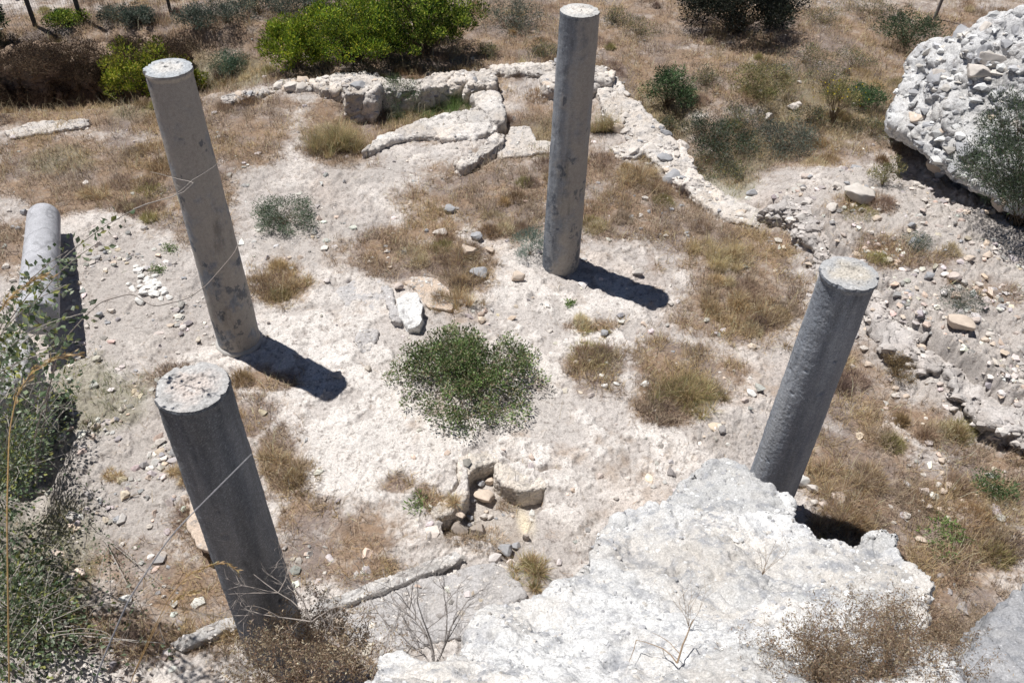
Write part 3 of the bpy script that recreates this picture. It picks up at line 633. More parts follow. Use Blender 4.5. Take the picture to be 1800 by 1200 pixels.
for a in [(825,447,32,'rounded cream stone, largest of the loose stones near the slender column','cream'),
          (774,412,28,'lumpy pale stone in dry grass beyond the cream stone','pale'), (838,420,22,'light grey stone just above the rounded cream stone','grey'),
          (862,442,18,'small tan stone right of the rounded cream stone','cream'), (842,483,34,'flat grey stone below the rounded cream stone','grey'),
          (858,498,13,'small pebble-like stone touching the flat grey stone','pale'), (910,492,26,'low cream stone set in the ground left of the slender column foot','cream'),
          (790,372,24,'grey stone in brown dry grass, farther than the lumpy pale stone','grey'), (700,506,20,'tan stone beside the split grey outcrop','pink'),
          (1062,588,16,'grey upright stone at the end of a dry stick','grey'), (1026,600,14,'pinkish stone left of the grey upright stone','pink'),
          (1012,638,13,'tan pebble-sized stone above the small cluster of white stones','cream'), (1063,680,14,'blocky white stone in the small cluster on the floor','white'),
          (1083,676,12,'narrow white stone standing in the small cluster','white'), (1132,677,17,'bright angular stone at the right of the small cluster','white'), (1057,660,9,'tiny white stone behind the small cluster','white'),
          (1054,838,14,'light round stone near the small flat stone beyond the broken wall','pink'), (1103,842,12,'light small flat stone beyond the broken wall','pale'),(1082,876,12,'pale stone nearest the edge of the broken wall top','pale'),
          (1320,693,20,'white stone in brown grass left of the coarse-grained column','white'), (1308,704,16,'dusky stone touching the white stone in brown grass','pink'),
          (1404,848,36,'angular white stone at the right foot of the coarse-grained column','white'), (1428,862,26,'pale stone right of the angular white stone','pale'),(1474,876,28,'pinkish half-buried stone in the dry grass beyond the wall','pink'),
          (1505,350,54,'long flat pale stone lying on the stony bank below the boulder','pale'), (1686,575,52,'long rectangular tan block on the stony slope','cream'),
          (1660,484,17,'small very white split stone on the stony slope','white'), (1736,452,22,'tan stone half sunk in the upper slope','cream'),
          (1310,1006,1,None), (197,548,16,'round pale stone casting a dark shadow on the grey dust','pale'), (175,553,13,'flat stone left of the round pale stone','grey'),
          (190,568,11,'small dark-shadowed stone just below the round pale stone','grey'), (247,532,20,'white stone at the near end of the cracked white paving patch','white'),
          (205,914,18,'rounded grey stone on the dusty floor left of the dark column','grey'), (222,1056,26,'crumbly white stone in the lower scrub','white'),
          (213,958,12,'flat pale stone, first of the short row on the dust','pale'),(238,964,10,'small round stone at the end of the short row','pale'),
          (592,662,22,'greyish stone standing at the tip of the patched column shadow','grey'), (1178,534,12,'pale stone at the tip of the slender column shadow','pale'),
          (1120,482,22,'flat pale stone right of the slender column, beyond its shadow','pale'), (1040,486,1,None),
          (50,392,14,'stone beside the far end of the fallen column','pale'),(595,1096,26,'cream angular stone with shaded side near the stone edging','cream'),
          (180,158,1,None),(170,170,22,'whitish stone at the edge of the dark hollow','white'),(205,384,12,'bright white stone beyond the dusty floor','white')]:
    if a[3]: stone(*a[:4], a[4])
# stones inside the basin
for px, py, w, lab, t, hh in [(853,878,36,'large rounded stone lying in the basin','cream',.8),(863,850,22,'cream stone in the upper corner of the basin','cream',.7),(846,852,16,'small grey stone beside the cream one in the basin corner','grey',.7),
        (808,936,34,'brown boulder-like stone at the lower left of the basin','dark',.8),(840,936,32,'brown stone next to the lower left basin stone','dark',.7),(888,972,28,'egg-shaped upright stone at the near end of the basin','grey',1.0),
        (826,912,14,'small stone wedged under the left basin rim','grey',.7),(908,962,18,'grey stone right of the egg-shaped basin stone','grey',.8),(925,948,14,'narrow dark stone against the right side of the basin','dark',1.2),
        (918,984,14,'small cream stone at the near tip of the basin','cream',.8)]:
    stone(px, py, w, lab, t, group='stones in the basin', hh=hh, sink=.2)
# cracked white paving pieces
for i in range(34):
    px, py = 258 + random.gauss(0, 15), 500 + random.gauss(0, 19); px -= (py - 500) * -.25
    p = GG(px, py); o = bpy.data.objects.new('paving_piece', pool('white', random.randrange(9))); S.collection.objects.link(o)
    o.scale = (random.uniform(.045, .085), random.uniform(.04, .065), .03); o.rotation_euler = (0, 0, random.uniform(0, 6)); o.location = (p[0], p[1], p[2] + .012)
    tagit(o, 'bright white flat piece of the cracked paving patch on the dusty floor', 'paving stone', 'white pieces of the cracked paving patch')
# zones of small stones
def zone(n, poly_px, sizes, label, group, tones, hh=None):
    poly = np.array(poly_px, float); mn, mxx = poly.min(0), poly.max(0); c = 0
    while c < n:
        px, py = random.uniform(mn[0], mxx[0]), random.uniform(mn[1], mxx[1])
        if sdf(np.array([px]), np.array([py]), poly)[0] < 0: continue
        w = sizes[0] + (sizes[1] - sizes[0]) * random.random()**2.2
        stone(px, py, w, label, random.choice(tones), group, sink=.4, name='loose_stone', hh=hh); c += 1
zone(16, [(830,850),(870,850),(900,900),(930,950),(925,985),(890,985),(830,935),(800,925)], (7, 20), 'small stone in the fill of the sunken basin', 'small stones in the basin', ['pale','grey','cream'])
zone(62, [(1300,330),(1420,290),(1560,300),(1640,330),(1700,400),(1790,470),(1790,700),(1700,650),(1560,560),(1440,440)], (9, 26), 'small angular stone among the rubble of the stony bank', 'rubble stones on the stony bank', ['pale','pale','grey','cream','pink'])
zone(40, [(1340,350),(1400,360),(1520,500),(1600,580),(1790,720),(1790,770),(1590,630),(1440,500)], (9, 30), 'angular stone broken out along the eroded bank edge', 'stones along the eroded bank edge', ['pale','grey','cream'])
zone(34, [(1500,560),(1560,590),(1700,700),(1790,770),(1790,960),(1660,930),(1560,760),(1480,640)], (8, 20), 'small pale stone strewn below the eroded bank edge', 'stones strewn below the bank edge', ['pale','pink','cream'])
zone(16, [(1560,860),(1680,820),(1700,900),(1620,960),(1570,930)], (9, 24), 'pinkish stone in the heap right of the broken wall', 'heap of pinkish stones', ['pink','pale','cream'])
zone(26, [(640,400),(880,400),(930,500),(780,560),(650,470)], (5, 13), 'tiny stone among dry grass behind the large green bush', 'tiny stones behind the large green bush', ['pale','grey','cream'])
zone(22, [(1070,300),(1300,400),(1280,440),(1080,420)], (5, 14), 'tiny stone on brown ground right of the slender column', 'tiny stones right of the slender column', ['grey','pale'])
zone(24, [(130,400),(330,420),(380,640),(180,660),(130,560)], (5, 11), 'tiny stone on the grey dust by the fallen column', 'tiny stones by the fallen column', ['pale','grey'])
zone(14, [(0,370),(50,370),(60,520),(10,560)], (10, 24), 'rough stone heaped along the outer side of the fallen column', 'stones along the fallen column', ['pale','grey'])
zone(18, [(110,830),(320,860),(320,1100),(150,1100)], (5, 14), 'tiny stone on the dusty floor left of the dark column', 'tiny stones left of the dark column', ['pale','grey'])
zone(22, [(960,560),(1300,600),(1330,760),(1100,760),(960,640)], (5, 12), 'tiny stone strewn on the open floor right of the large green bush', 'tiny stones on the open floor', ['pale','pink','grey'])
zone(10, [(1400,860),(1500,880),(1500,930),(1440,920)], (8, 22), 'small pale stone in grass beyond the broken wall', 'stones in grass beyond the broken wall', ['pale','pink'])
zone(12, [(1300,90),(1520,90),(1560,250),(1330,210)], (8, 26), 'weathered stone in the wild growth beyond the diagonal wall', 'stones in the wild growth', ['grey','pale'])
# stones set in walls and rock
def surf(o):
    n = len(o.data.vertices); co = np.empty(n * 3, f32); o.data.vertices.foreach_get('co', co); no = np.empty(n * 3, f32); o.data.vertices.foreach_get('normal', no)
    co, no = co.reshape(-1, 3), no.reshape(-1, 3); w_ = co + np.array(o.location); px, py = P(w_[:, 0], w_[:, 1], w_[:, 2])
    vis = (np.einsum('ij,ij->i', no, np.array([0, 0, CAM_H]) - w_) > 0) & (px > -30) & (px < 1830) & (py > -30) & (py < 1230); return co, no, np.flatnonzero(vis)
def embed(o, n, size, tones, name='embedded_stone', flat=.55, sink=.15, up=-1.0):
    co, no, vi = surf(o); vi = vi[no[vi, 2] > up]
    for k_ in vi[RNG.integers(0, len(vi), n)]:
        q = bpy.data.objects.new(name, pool(random.choice(tones), random.randrange(9))); S.collection.objects.link(q); q.parent = o
        s_ = size[0] + (size[1] - size[0]) * random.random()**1.8; q.scale = (s_, s_ * random.uniform(.6, .95), s_ * flat); nn = Vector(no[k_]) ; nn = (nn + Vector((0, 0, .3))).normalized()
        q.location = Vector(co[k_] - no[k_] * s_ * flat * sink); q.rotation_mode = 'QUATERNION'
        q.rotation_quaternion = nn.to_track_quat('Z', 'Y') @ Matrix.Rotation(random.uniform(0, 6.28), 3, 'Z').to_quaternion()
def crust(o, n, size, pal, name='pebbles', up=-1.0):
    co, no, vi = surf(o); vi = vi[no[vi, 2] > up]; cl = fbm(*(co[vi] * 1.0).T, 2.2, 3); vi = vi[cl > RNG.normal(size=len(vi)) * .25 - .02]
    bm = bmesh.new(); bmesh.ops.create_icosphere(bm, subdivisions=1, radius=1); V0 = np.array([v.co[:] for v in bm.verts]); F0 = np.array([[v.index for v in f_.verts] for f_ in bm.faces]); bm.free()
    k_ = vi[RNG.integers(0, len(vi), n)]; s_ = size[0] + (size[1] - size[0]) * RNG.random(n)**5
    V = V0[None] * (1 + .25 * RNG.normal(size=(n, len(V0), 1))) * s_[:, None, None] * np.stack([RNG.uniform(.7, 1.4, n), RNG.uniform(.7, 1.2, n), RNG.uniform(.4, .8, n)], -1)[:, None] + (co[k_] - no[k_] * (s_ * .15)[:, None])[:, None]
    pl = np.repeat(np.clip(np.array(pal)[RNG.integers(0, len(pal), n)] * (1 + .15 * RNG.normal(size=(n, 1))), .05, .85), len(V0), 0)
    q = mesh_obj(name, V.reshape(-1, 3), (F0[None] + (np.arange(n) * len(V0))[:, None, None]).reshape(-1, 3), M_STONE, pl, o, smooth=False); q['kind'] = 'stuff'
WP = [(.62,.62,.61),(.70,.70,.69),(.45,.45,.46),(.55,.52,.48),(.34,.34,.35)]
embed(boulder, 60, (.07, .26), ['grey', 'grey', 'pale', 'stone2'] if 0 else ['grey', 'grey', 'pale', 'cream'], sink=.75)
crust(boulder, 1300, (.008, .11), WP)
crust(front_wall, 5200, (.003, .022), WP, up=.2)
crust(bank_o, 3500, (.01, .09), [(.52,.48,.45),(.44,.40,.37),(.58,.54,.50),(.36,.33,.31)])
for o in [q for q in S.objects if q.name.startswith('rubble_wall')]:
    embed(o, 42, (.05, .20), ['pale', 'pale', 'grey', 'cream'], sink=.3, up=.3); crust(o, 1100, (.01, .06), [(.58,.54,.50),(.48,.45,.42),(.64,.60,.56),(.38,.35,.33)], up=.2)
for o in [q for q in S.objects if q.name.startswith(('curved_wall', 'stone_slab', 'stone_outcrop', 'stone_kerb'))]:
    crust(o, 420, (.006, .035), [(.58,.54,.50),(.48,.45,.42),(.64,.60,.56),(.38,.35,.33)], up=.2)
print('rocks ok')

# ------------------------------------------------------------------ leaf / blade machinery
def unit(v): return v / (np.linalg.norm(v, axis=-1)[..., None] + 1e-9)
def leaf_geo(C, D, L, Wd, fold=.25):
    n = len(C); D = unit(D); r = RNG.normal(size=(n, 3)); s = unit(np.cross(D, r)); nn = np.cross(D, s)
    L = np.broadcast_to(L, n)[:, None]; Wd = np.broadcast_to(Wd, n)[:, None]
    m = C + D * L * .5 
    V = np.stack([C, m + s * Wd / 2 + nn * Wd * fold, C + D * L, m - s * Wd / 2 + nn * Wd * fold], 1)
    i = np.arange(n)[:, None] * 4; return V.reshape(-1, 3), np.concatenate([i + [0, 1, 2], i + [0, 2, 3]])
def pick(pal, n, var=.22, w=None):
    pal = np.array(pal); k_ = RNG.choice(len(pal), n, p=w); c = pal[k_] * (1 + var * RNG.normal(size=(n, 1))); return np.clip(c * (1 + .03 * RNG.normal(size=(n, 3))), .01, .85)
def blade_geo(B, ang, lean, L, w, curl=.6):
    "bent grass blades, 2 segments; B base points"
    n = len(B); dx = np.stack([np.cos(ang), np.sin(ang), 0 * ang], -1); side = np.stack([-np.sin(ang), np.cos(ang), 0 * ang], -1)
    up = np.array([0, 0, 1.]); d1 = unit(up * np.cos(lean)[:, None] + dx * np.sin(lean)[:, None]); l2 = lean + curl
    d2 = up * np.cos(l2)[:, None] + dx * np.sin(l2)[:, None]
    M = B + d1 * (L * .55)[:, None]; T = M + d2 * (L * .45)[:, None]; w = w[:, None]
    V = np.stack([B - side * w / 2, B + side * w / 2, M + side * w * .4, M - side * w * .4, T], 1).reshape(-1, 3)
    i = np.arange(n)[:, None] * 5; return V, [i + [0, 1, 2, 3], i + [3, 2, 4]]
STRAW = [(.50, .38, .22), (.40, .29, .16), (.30, .20, .11), (.60, .50, .33), (.22, .15, .10)]
MAUVE = [(.29, .21, .17), (.36, .26, .185), (.20, .145, .12), (.45, .36, .27)]
OLIVE = [(.20, .21, .08), (.33, .30, .13), (.12, .14, .06), (.42, .34, .17)]

def tuft(label, px, py, wpx, hgt, n, pal=STRAW, cat='grass tuft', name='grass_tuft', group=None, lean=(.1, 1.1), base=.35, w=.004, curl=.6, seeds=0):
    p = GG(px, py); R = wpx * depth(p) / F_PX / 2
    ns = max(4, n // 130); sa_, sr_ = RNG.random(ns) * 6.283, R * .95 * RNG.random(ns)**.7; sk = RNG.choice(ns, n, p=(lambda q: q / q.sum())(RNG.uniform(.2, 1, ns)))
    a = RNG.random(n) * 6.283; r = R * .10 * np.sqrt(RNG.random(n)); B = np.stack([sr_[sk] * np.cos(sa_[sk]) + r * np.cos(a), .8 * sr_[sk] * np.sin(sa_[sk]) + r * np.sin(a), 0 * r], -1)
    B[:, 2] = samp(HG, B[:, 0] + p[0], B[:, 1] + p[1]) - p[2] - .01
    ln = lean[0] + (lean[1] - lean[0]) * RNG.random(n)**.8; L = hgt * RNG.uniform(.45, 1.15, n) * (1.1 - .5 * (sr_ / R)[sk]) * RNG.uniform(.6, 1.15, ns)[sk]; a = a + .8 * RNG.normal(size=ns)[sk]
    L = np.minimum(L, (R * 1.5 + .05) / np.maximum(np.sin(ln), .2))
    V, Fc = blade_geo(B, a + RNG.normal(0, .5, n), ln, L, w * RNG.uniform(.6, 1.3, n), curl * RNG.uniform(.3, 1.4, n))
    c = np.repeat(np.clip(pick(pal, n) * (RNG.uniform(.8, 1.5, ns)[sk])[:, None], .02, .8), 5, 0)
    o = mesh_obj(name, V, Fc, M_DRY, c); o.location = p; return tagit(o, label, cat, group)

def bush(label, px, py, wpx, hgt, n, pal, leaf=(.03, .014), name='bush', cat='bush', nb=40, flat=.8, group=None, stemc=(.2, .15, .1), spread=.16, pw=None, ry=1.0, up=.5, mat=None, p=None, stem_r=.008, core=.25, twiggy=0, lift=.1, cen=.5):
    if p is None: p = GG(px, py)
    R = wpx * depth(p) / F_PX / 2; root = empty(name, tuple(p), label, cat, group)
    # clump centres
    a = RNG.random(nb) * 6.283; q = RNG.random(nb)**cen; zc = hgt * np.sqrt(np.clip(1 - q**2 * flat, 0.03, 1)) * RNG.uniform(core, 1, nb)
    rr = R * q * RNG.uniform(.8, 1.08, nb); Cc = np.stack([rr * np.cos(a), rr * np.sin(a) * ry, zc + lift * hgt], -1)
    sz = R * spread * RNG.uniform(.6, 1.5, nb); k_ = RNG.choice(nb, n, p=sz**1.3 / (sz**1.3).sum())
    off = unit(RNG.normal(size=(n, 3))) * (RNG.random(n)**.4 * 1.7)[:, None] * sz[k_][:, None] * [1, 1, .75]; C = Cc[k_] + off
    gz = samp(HG, C[:, 0] + p[0], C[:, 1] + p[1]) - p[2]; C[:, 2] = np.maximum(C[:, 2], gz + .01 + .05 * RNG.random(n))
    D = unit(off + .3 * RNG.normal(size=(n, 3)) * sz[k_][:, None]) + np.array([0, 0, up]) + .5 * RNG.normal(size=(n, 3))
    V, Fc = leaf_geo(C, D, leaf[0] * RNG.uniform(.6, 1.3, n), leaf[1] * RNG.uniform(.7, 1.2, n))
    tone = (1 + .32 * RNG.normal(size=nb))[k_][:, None]; c = pick(pal, n, .18, pw) * np.clip(tone, .5, 1.5)
    mesh_obj('foliage', V, Fc, mat or M_LEAF, np.repeat(np.clip(c, .01, .8), 4, 0), root, smooth=False)
    paths, rad = [], []
    for c_ in Cc:
        b0 = np.array([RNG.normal() * R * .06, RNG.normal() * R * .06, 0]); m = b0 * .5 + c_ * [.35, .35, .55] + RNG.normal(size=3) * R * .05
        paths.append(np.array([b0, m, c_])); rad.append([stem_r, stem_r * .6, stem_r * .25])
    for _ in range(twiggy):
        c_ = Cc[RNG.integers(nb)]; e = c_ * RNG.uniform(.9, 1.25) + RNG.normal(size=3) * R * .12; s0 = c_ * .6
        paths.append(np.array([s0, (s0 + e) / 2 + RNG.normal(size=3) * R * .04, e])); rad.append([.003, .002, .0012])
    V, Fq = tube(paths, rad, 3); gz = samp(HG, V[:, 0] + p[0], V[:, 1] + p[1]) - p[2]
    V[:, 2] = np.maximum(V[:, 2], gz - .02)
    mesh_obj('stems', V, Fq, M_WOOD, np.tile(np.array(stemc), (len(V), 1)), root)
    return root
BRIGHT = [(.17, .26, .03), (.31, .39, .045), (.08, .15, .025), (.40, .43, .09), (.04, .08, .02)]
YELLOW = [(.26, .34, .03), (.42, .43, .05), (.11, .18, .02), (.52, .48, .10)]
DKGREEN = [(.045, .075, .035), (.07, .11, .05), (.03, .05, .03), (.12, .16, .09)]
TEAL = [(.12, .17, .13), (.08, .12, .09), (.17, .21, .16), (.05, .08, .06)]
CENT = [(.13, .20, .06), (.19, .27, .09), (.07, .12, .04), (.30, .36, .20), (.34, .28, .18)]
GREYG = [(.17, .19, .155), (.12, .14, .115), (.24, .25, .21), (.08, .095, .075)]
SAGE = [(.12, .18, .10), (.20, .25, .17), (.07, .11, .06), (.34, .37, .31)]

bush('wide low green bush in the middle of the floor, shedding small leaves', 822, 668, 262, .44, 15500, CENT, (.042, .020), nb=140, spread=.075, flat=.97, core=.35, cen=.78, stem_r=.004, twiggy=260, ry=.95, lift=.02)
bush('small pale-green bush right of the tall patched column', 497, 392, 118, .38, 6500, SAGE, (.030, .013), nb=60, spread=.13, core=.1, stem_r=.004, twiggy=40, lift=.02)
bush('large bright green bush behind the back wall, its right half darker', 745, 92, 172, 1.75, 20000, BRIGHT, (.075, .034), nb=110, spread=.11, stem_r=.02, twiggy=60, up=1)
bush('broad yellow-green bush behind the back wall, left of the bigger green one', 620, 100, 190, 1.35, 18000, YELLOW[:3] + BRIGHT[:3], (.07, .03), nb=110, spread=.105, stem_r=.02, twiggy=60, up=1)
bush('bright bush at the left end of the back wall bushes', 520, 118, 110, 1.0, 8500, YELLOW[:3] + BRIGHT[:2], (.065, .028), nb=60, spread=.14, stem_r=.015, twiggy=50, up=1)
bush('yellowish bush seen behind the top of the tall patched column', 262, 168, 150, 1.15, 9500, YELLOW, (.065, .028), nb=80, spread=.10, stem_r=.015, twiggy=60, up=1)
bush('yellowish sprig right of the top of the tall patched column', 350, 165, 34, .5, 900, YELLOW, (.06, .03), nb=12, spread=.3, stem_r=.01)
bush('blue-green feathery plant at the foot of the slender column', 932, 448, 62, .42, 2800, [(.19,.27,.22),(.13,.2,.16),(.25,.32,.27)], (.05, .006), nb=26, spread=.2, stem_r=.003, up=1.2)
bush('round green bush beyond the diagonal wall', 1172, 186, 92, .75, 5000, DKGREEN[:2] + [(.08,.16,.06),(.13,.2,.09)], (.05, .02), nb=34, spread=.17, stem_r=.01, twiggy=40)
bush('dark greyish shrub in the ravine beside the diagonal wall', 1258, 258, 130, .55, 6500, DKGREEN + GREYG[:2], (.045, .015), nb=46, spread=.14, stem_r=.01, twiggy=90)
bush('grey-green shrub between the ravine and the boulder', 1375, 262, 140, .38, 6000, GREYG + TEAL[:1], (.045, .013), nb=46, spread=.14, stem_r=.008, twiggy=90)
bush('spiky olive shrub with dry stems beyond the ravine', 1330, 170, 110, .6, 4500, OLIVE, (.055, .012), nb=34, spread=.15, stem_r=.008, twiggy=90, up=1)
yb = bush('slender bush dotted with yellow flowers in the wild growth', 1460, 215, 70, .85, 2200, OLIVE, (.045, .012), nb=26, spread=.16, stem_r=.01, twiggy=70, up=1, core=.5)
C = RNG.normal(size=(70, 3)) * [.25, .25, .15] + [0, 0, .75]; V, Fc = leaf_geo(C, RNG.normal(size=(70, 3)), .04, .03)
mesh_obj('blossoms', V, Fc, M_LEAF, np.tile([.55, .42, .02], (len(V), 1)), yb)
bush('leafy green plant right of the yellow-flowered bush', 1510, 185, 70, .45, 2600, [(.08,.15,.06),(.12,.2,.08),(.06,.1,.05)], (.05, .02), nb=24, spread=.2)
bush('dark green bush before the boulder top, on the far slope', 1590, 80, 105, .8, 4200, DKGREEN + [(.1,.14,.08)], (.06, .02), nb=34, spread=.17, stem_r=.01, twiggy=60)
bush('very dark tree-like shrub at the top edge, right of the slender column', 1290, 55, 190, 1.5, 22000, [(.02,.028,.02),(.035,.04,.025),(.012,.016,.012)], (.07, .03), nb=60, spread=.16, stem_r=.02, twiggy=40)
bush('grey-blue shrub at the top, left of the slender column', 900, 48, 110, .55, 4500, GREYG + TEAL, (.05, .014), nb=36, spread=.16, twiggy=60)
bush('huge dusty dark-green shrub growing against the right side of the boulder', 1790, 395, 250, 2.3, 36000, DKGREEN + [(.09,.12,.08),(.13,.15,.12)], (.05, .012), nb=110, spread=.12, stem_r=.012, twiggy=300, up=.7, lift=.12)
bush('pale grey-green tuft plant on the stony slope below the boulder', 1608, 436, 52, .22, 1800, TEAL + GREYG[:1], (.035, .006), nb=20, spread=.22, stem_r=.003)
bush('grey-green plant farther down the stony slope', 1690, 535, 70, .22, 2000, GREYG + TEAL[:1], (.035, .007), nb=26, spread=.2, stem_r=.003)
bush('thin green weed right of the broken wall, in the pinkish stones', 1745, 862, 66, .22, 900, [(.08,.15,.05),(.12,.19,.08)], (.035, .014), nb=16, spread=.22, stem_r=.003)
bush('olive shrub in the sunken enclosure', 705, 178, 80, .45, 3200, DKGREEN + [(.1,.17,.06)], (.05, .01), nb=26, spread=.2, up=1)
bush('pale feathery plant in the sunken enclosure', 690, 205, 34, .28, 900, GREYG, (.04, .006), nb=12, spread=.25)
bush('olive bush at the edge of the stony bank', 1550, 325, 46, .5, 1500, OLIVE, (.045, .01), nb=16, spread=.25, up=1, stem_r=.006)
for px, py, w, h_ in [(1240,150,70,.3),(1410,110,90,.35),(1450,150,80,.35),(1300,215,70,.3),(1420,215,60,.3),(1530,240,70,.3),(1230,300,80,.25),(1180,230,50,.25),(1360,140,80,.35),(1500,120,80,.35),(1290,310,60,.2),(1120,60,70,.3),(1080,40,60,.3),(960,100,60,.25),(1450,40,90,.4),(1530,25,90,.4),(860,100,40,.3)]:
    bush('low olive and grey scrub plant in the wild growth beyond the walls', px, py, w, h_, 1500, OLIVE + GREYG + [(.1,.15,.07)], (.045, .011), name='scrub_plant', nb=22, spread=.2, group='scrub plants beyond the walls', twiggy=40, up=.9)
for i, (px, py, w, h_) in enumerate([(345,45,60,.4),(400,40,80,.45),(455,25,80,.5),(520,25,80,.5),(570,12,70,.5),(215,38,70,.3),(250,42,50,.3)]):
    bush('grey-green low shrub in the line beside the wire fence', px, py, w, h_, 2600, TEAL + GREYG, (.055, .018), nb=26, spread=.2, group='grey-green shrubs along the wire fence', twiggy=20)
bush('fresh green weed patch between the first two fence posts', 118, 46, 62, .3, 2600, BRIGHT, (.05, .03), nb=24, spread=.2)
bush('green shrub cut by the left edge below the fence', 0, 80, 52, 1.3, 3500, DKGREEN + [(.07,.14,.05)], (.06, .03), nb=30, spread=.2)
bush('low teal plants in dry grass between the columns and the hollow', 408, 130, 60, .45, 2600, [(.07,.13,.07),(.1,.16,.1)] + TEAL[:1], (.05, .014), nb=26, spread=.2)
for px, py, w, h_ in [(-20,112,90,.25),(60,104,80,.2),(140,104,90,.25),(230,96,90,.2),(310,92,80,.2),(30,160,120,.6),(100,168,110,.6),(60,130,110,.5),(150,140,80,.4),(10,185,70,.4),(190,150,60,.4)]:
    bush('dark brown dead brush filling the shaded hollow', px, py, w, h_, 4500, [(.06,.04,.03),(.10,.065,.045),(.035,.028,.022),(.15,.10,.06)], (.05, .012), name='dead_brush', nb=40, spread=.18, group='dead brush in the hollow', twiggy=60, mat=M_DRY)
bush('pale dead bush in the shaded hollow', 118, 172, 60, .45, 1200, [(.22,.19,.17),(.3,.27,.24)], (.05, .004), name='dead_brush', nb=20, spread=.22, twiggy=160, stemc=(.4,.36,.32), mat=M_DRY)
bush('brown low thorn bush beside the lower bank edge', 1572, 660, 58, .26, 2400, [(.30,.22,.11),(.2,.14,.07),(.36,.28,.16)], (.03, .006), name='thorn_bush', nb=24, spread=.2, mat=M_DRY, twiggy=40)
for px, py, w, lab in [(299,440,26,'small green rosette weed on the dusty floor beside the tall patched column'),(277,475,24,'tiny dark-leaved weed near the cracked paving patch'),(1003,538,16,'small green weed below the slender column shadow'),
                  (1656,950,66,'green thistle-like weed right of the knobbly end of the broken wall'),(735,886,34,'small green weed left of the basin'),(1690,592,1,None)]:
    if lab: bush(lab, px, py, w, .08, 160 if w < 60 else 420, [(.12,.20,.05),(.2,.27,.1)], (.06 if w > 30 else .045, .014), name='weed', cat='weed', nb=9, spread=.3, stem_r=.002, up=.15, lift=0)

for a in [('big dry grass tuft at the open corner of the sunken enclosure', 588, 262, 120, .62, 5200, STRAW + OLIVE, (.0, .8)),
          ('dry tuft at the foot of the diagonal wall', 1128, 318, 120, .42, 2600, STRAW, (.1, 1.2)), ('wispy grass tuft inside the wall, right of the slender column', 1062, 232, 70, .5, 1500, OLIVE + STRAW, (0, .9)),
          ('pale straw tuft standing above the large green bush', 815, 535, 110, .36, 1500, STRAW, (.0, .95)), ('straw tuft on the bare floor right of the tall patched column', 497, 505, 110, .28, 1500, STRAW, (.1, 1.2)),
          ('spiky yucca-like clump of pale blades behind the tall patched column', 374, 142, 62, .55, 900, [(.42,.38,.28),(.34,.30,.2),(.5,.46,.36)], (.2, 1.3)),
          ('mixed green and straw tuft, largest on the open floor right of the large green bush', 1205, 700, 130, .34, 3600, STRAW + OLIVE, (.05, 1.1)),
          ('rounded straw tuft beyond the tall patched column, near the fallen column', 172, 348, 80, .3, 1300, STRAW, (.1, 1.2)),
          ('soft dry grass clump left of the coarse-grained column', 1300, 540, 130, .32, 3000, STRAW, (.05, 1.1)), ('taller dry grass clump behind the coarse-grained column', 1420, 610, 90, .3, 1400, STRAW, (.05, 1.1)),
          ('sunlit pale straw clump on the brown ground near the stony bank', 1270, 455, 120, .34, 2600, [(.5,.42,.26),(.42,.33,.18)], (.05, 1.0)),
          ('straw tuft right of the dark column', 470, 810, 80, .24, 900, STRAW, (.1, 1.3)), ('low straw tuft on the plaster left of the dark column', 215, 830, 60, .16, 700, STRAW, (.2, 1.3)),
          ('straw tuft by the cream slab behind the dark column', 325, 835, 70, .22, 900, STRAW, (.2, 1.3)), ('small straw tuft beside the small bush on the open floor', 1035, 585, 70, .16, 600, OLIVE + STRAW, (.2, 1.4)),
          ('dry tuft in the gap below the basin', 935, 1010, 80, .26, 1300, STRAW + OLIVE[:2], (.1, 1.1)), ('dry tuft at the lower left corner of the basin', 805, 915, 50, .22, 700, STRAW, (.1, 1.2)),
          ('dry grass clump right of the coarse-grained column foot', 1500, 860, 150, .3, 3600, STRAW + MAUVE, (.1, 1.2)), ('dark dry brushy grass between the wall knob and the wall notch', 1470, 930, 110, .28, 2400, STRAW + MAUVE, (.1, 1.2)),
          ('brown tuft beside the foot of the tall patched column', 410, 680, 60, .16, 900, [(.38,.24,.12),(.3,.19,.1),(.45,.33,.2)], (.2, 1.4)),
          ('grass tuft left of the slender column, beyond the stones', 820, 465, 130, .34, 2400, STRAW + MAUVE, (.1, 1.2)), ('green reedy grass in the sunken enclosure', 800, 180, 110, .4, 3200, [(.12,.2,.06),(.2,.27,.1)], (.0, .9)),
          ('lush green grass clump under the back wall', 740, 192, 110, .38, 3600, [(.09,.16,.05),(.16,.22,.08),(.26,.26,.12)], (.1, 1.1))]:
    tuft(a[0], *a[1:6], pal=a[6], lean=a[7])
print('plants ok')

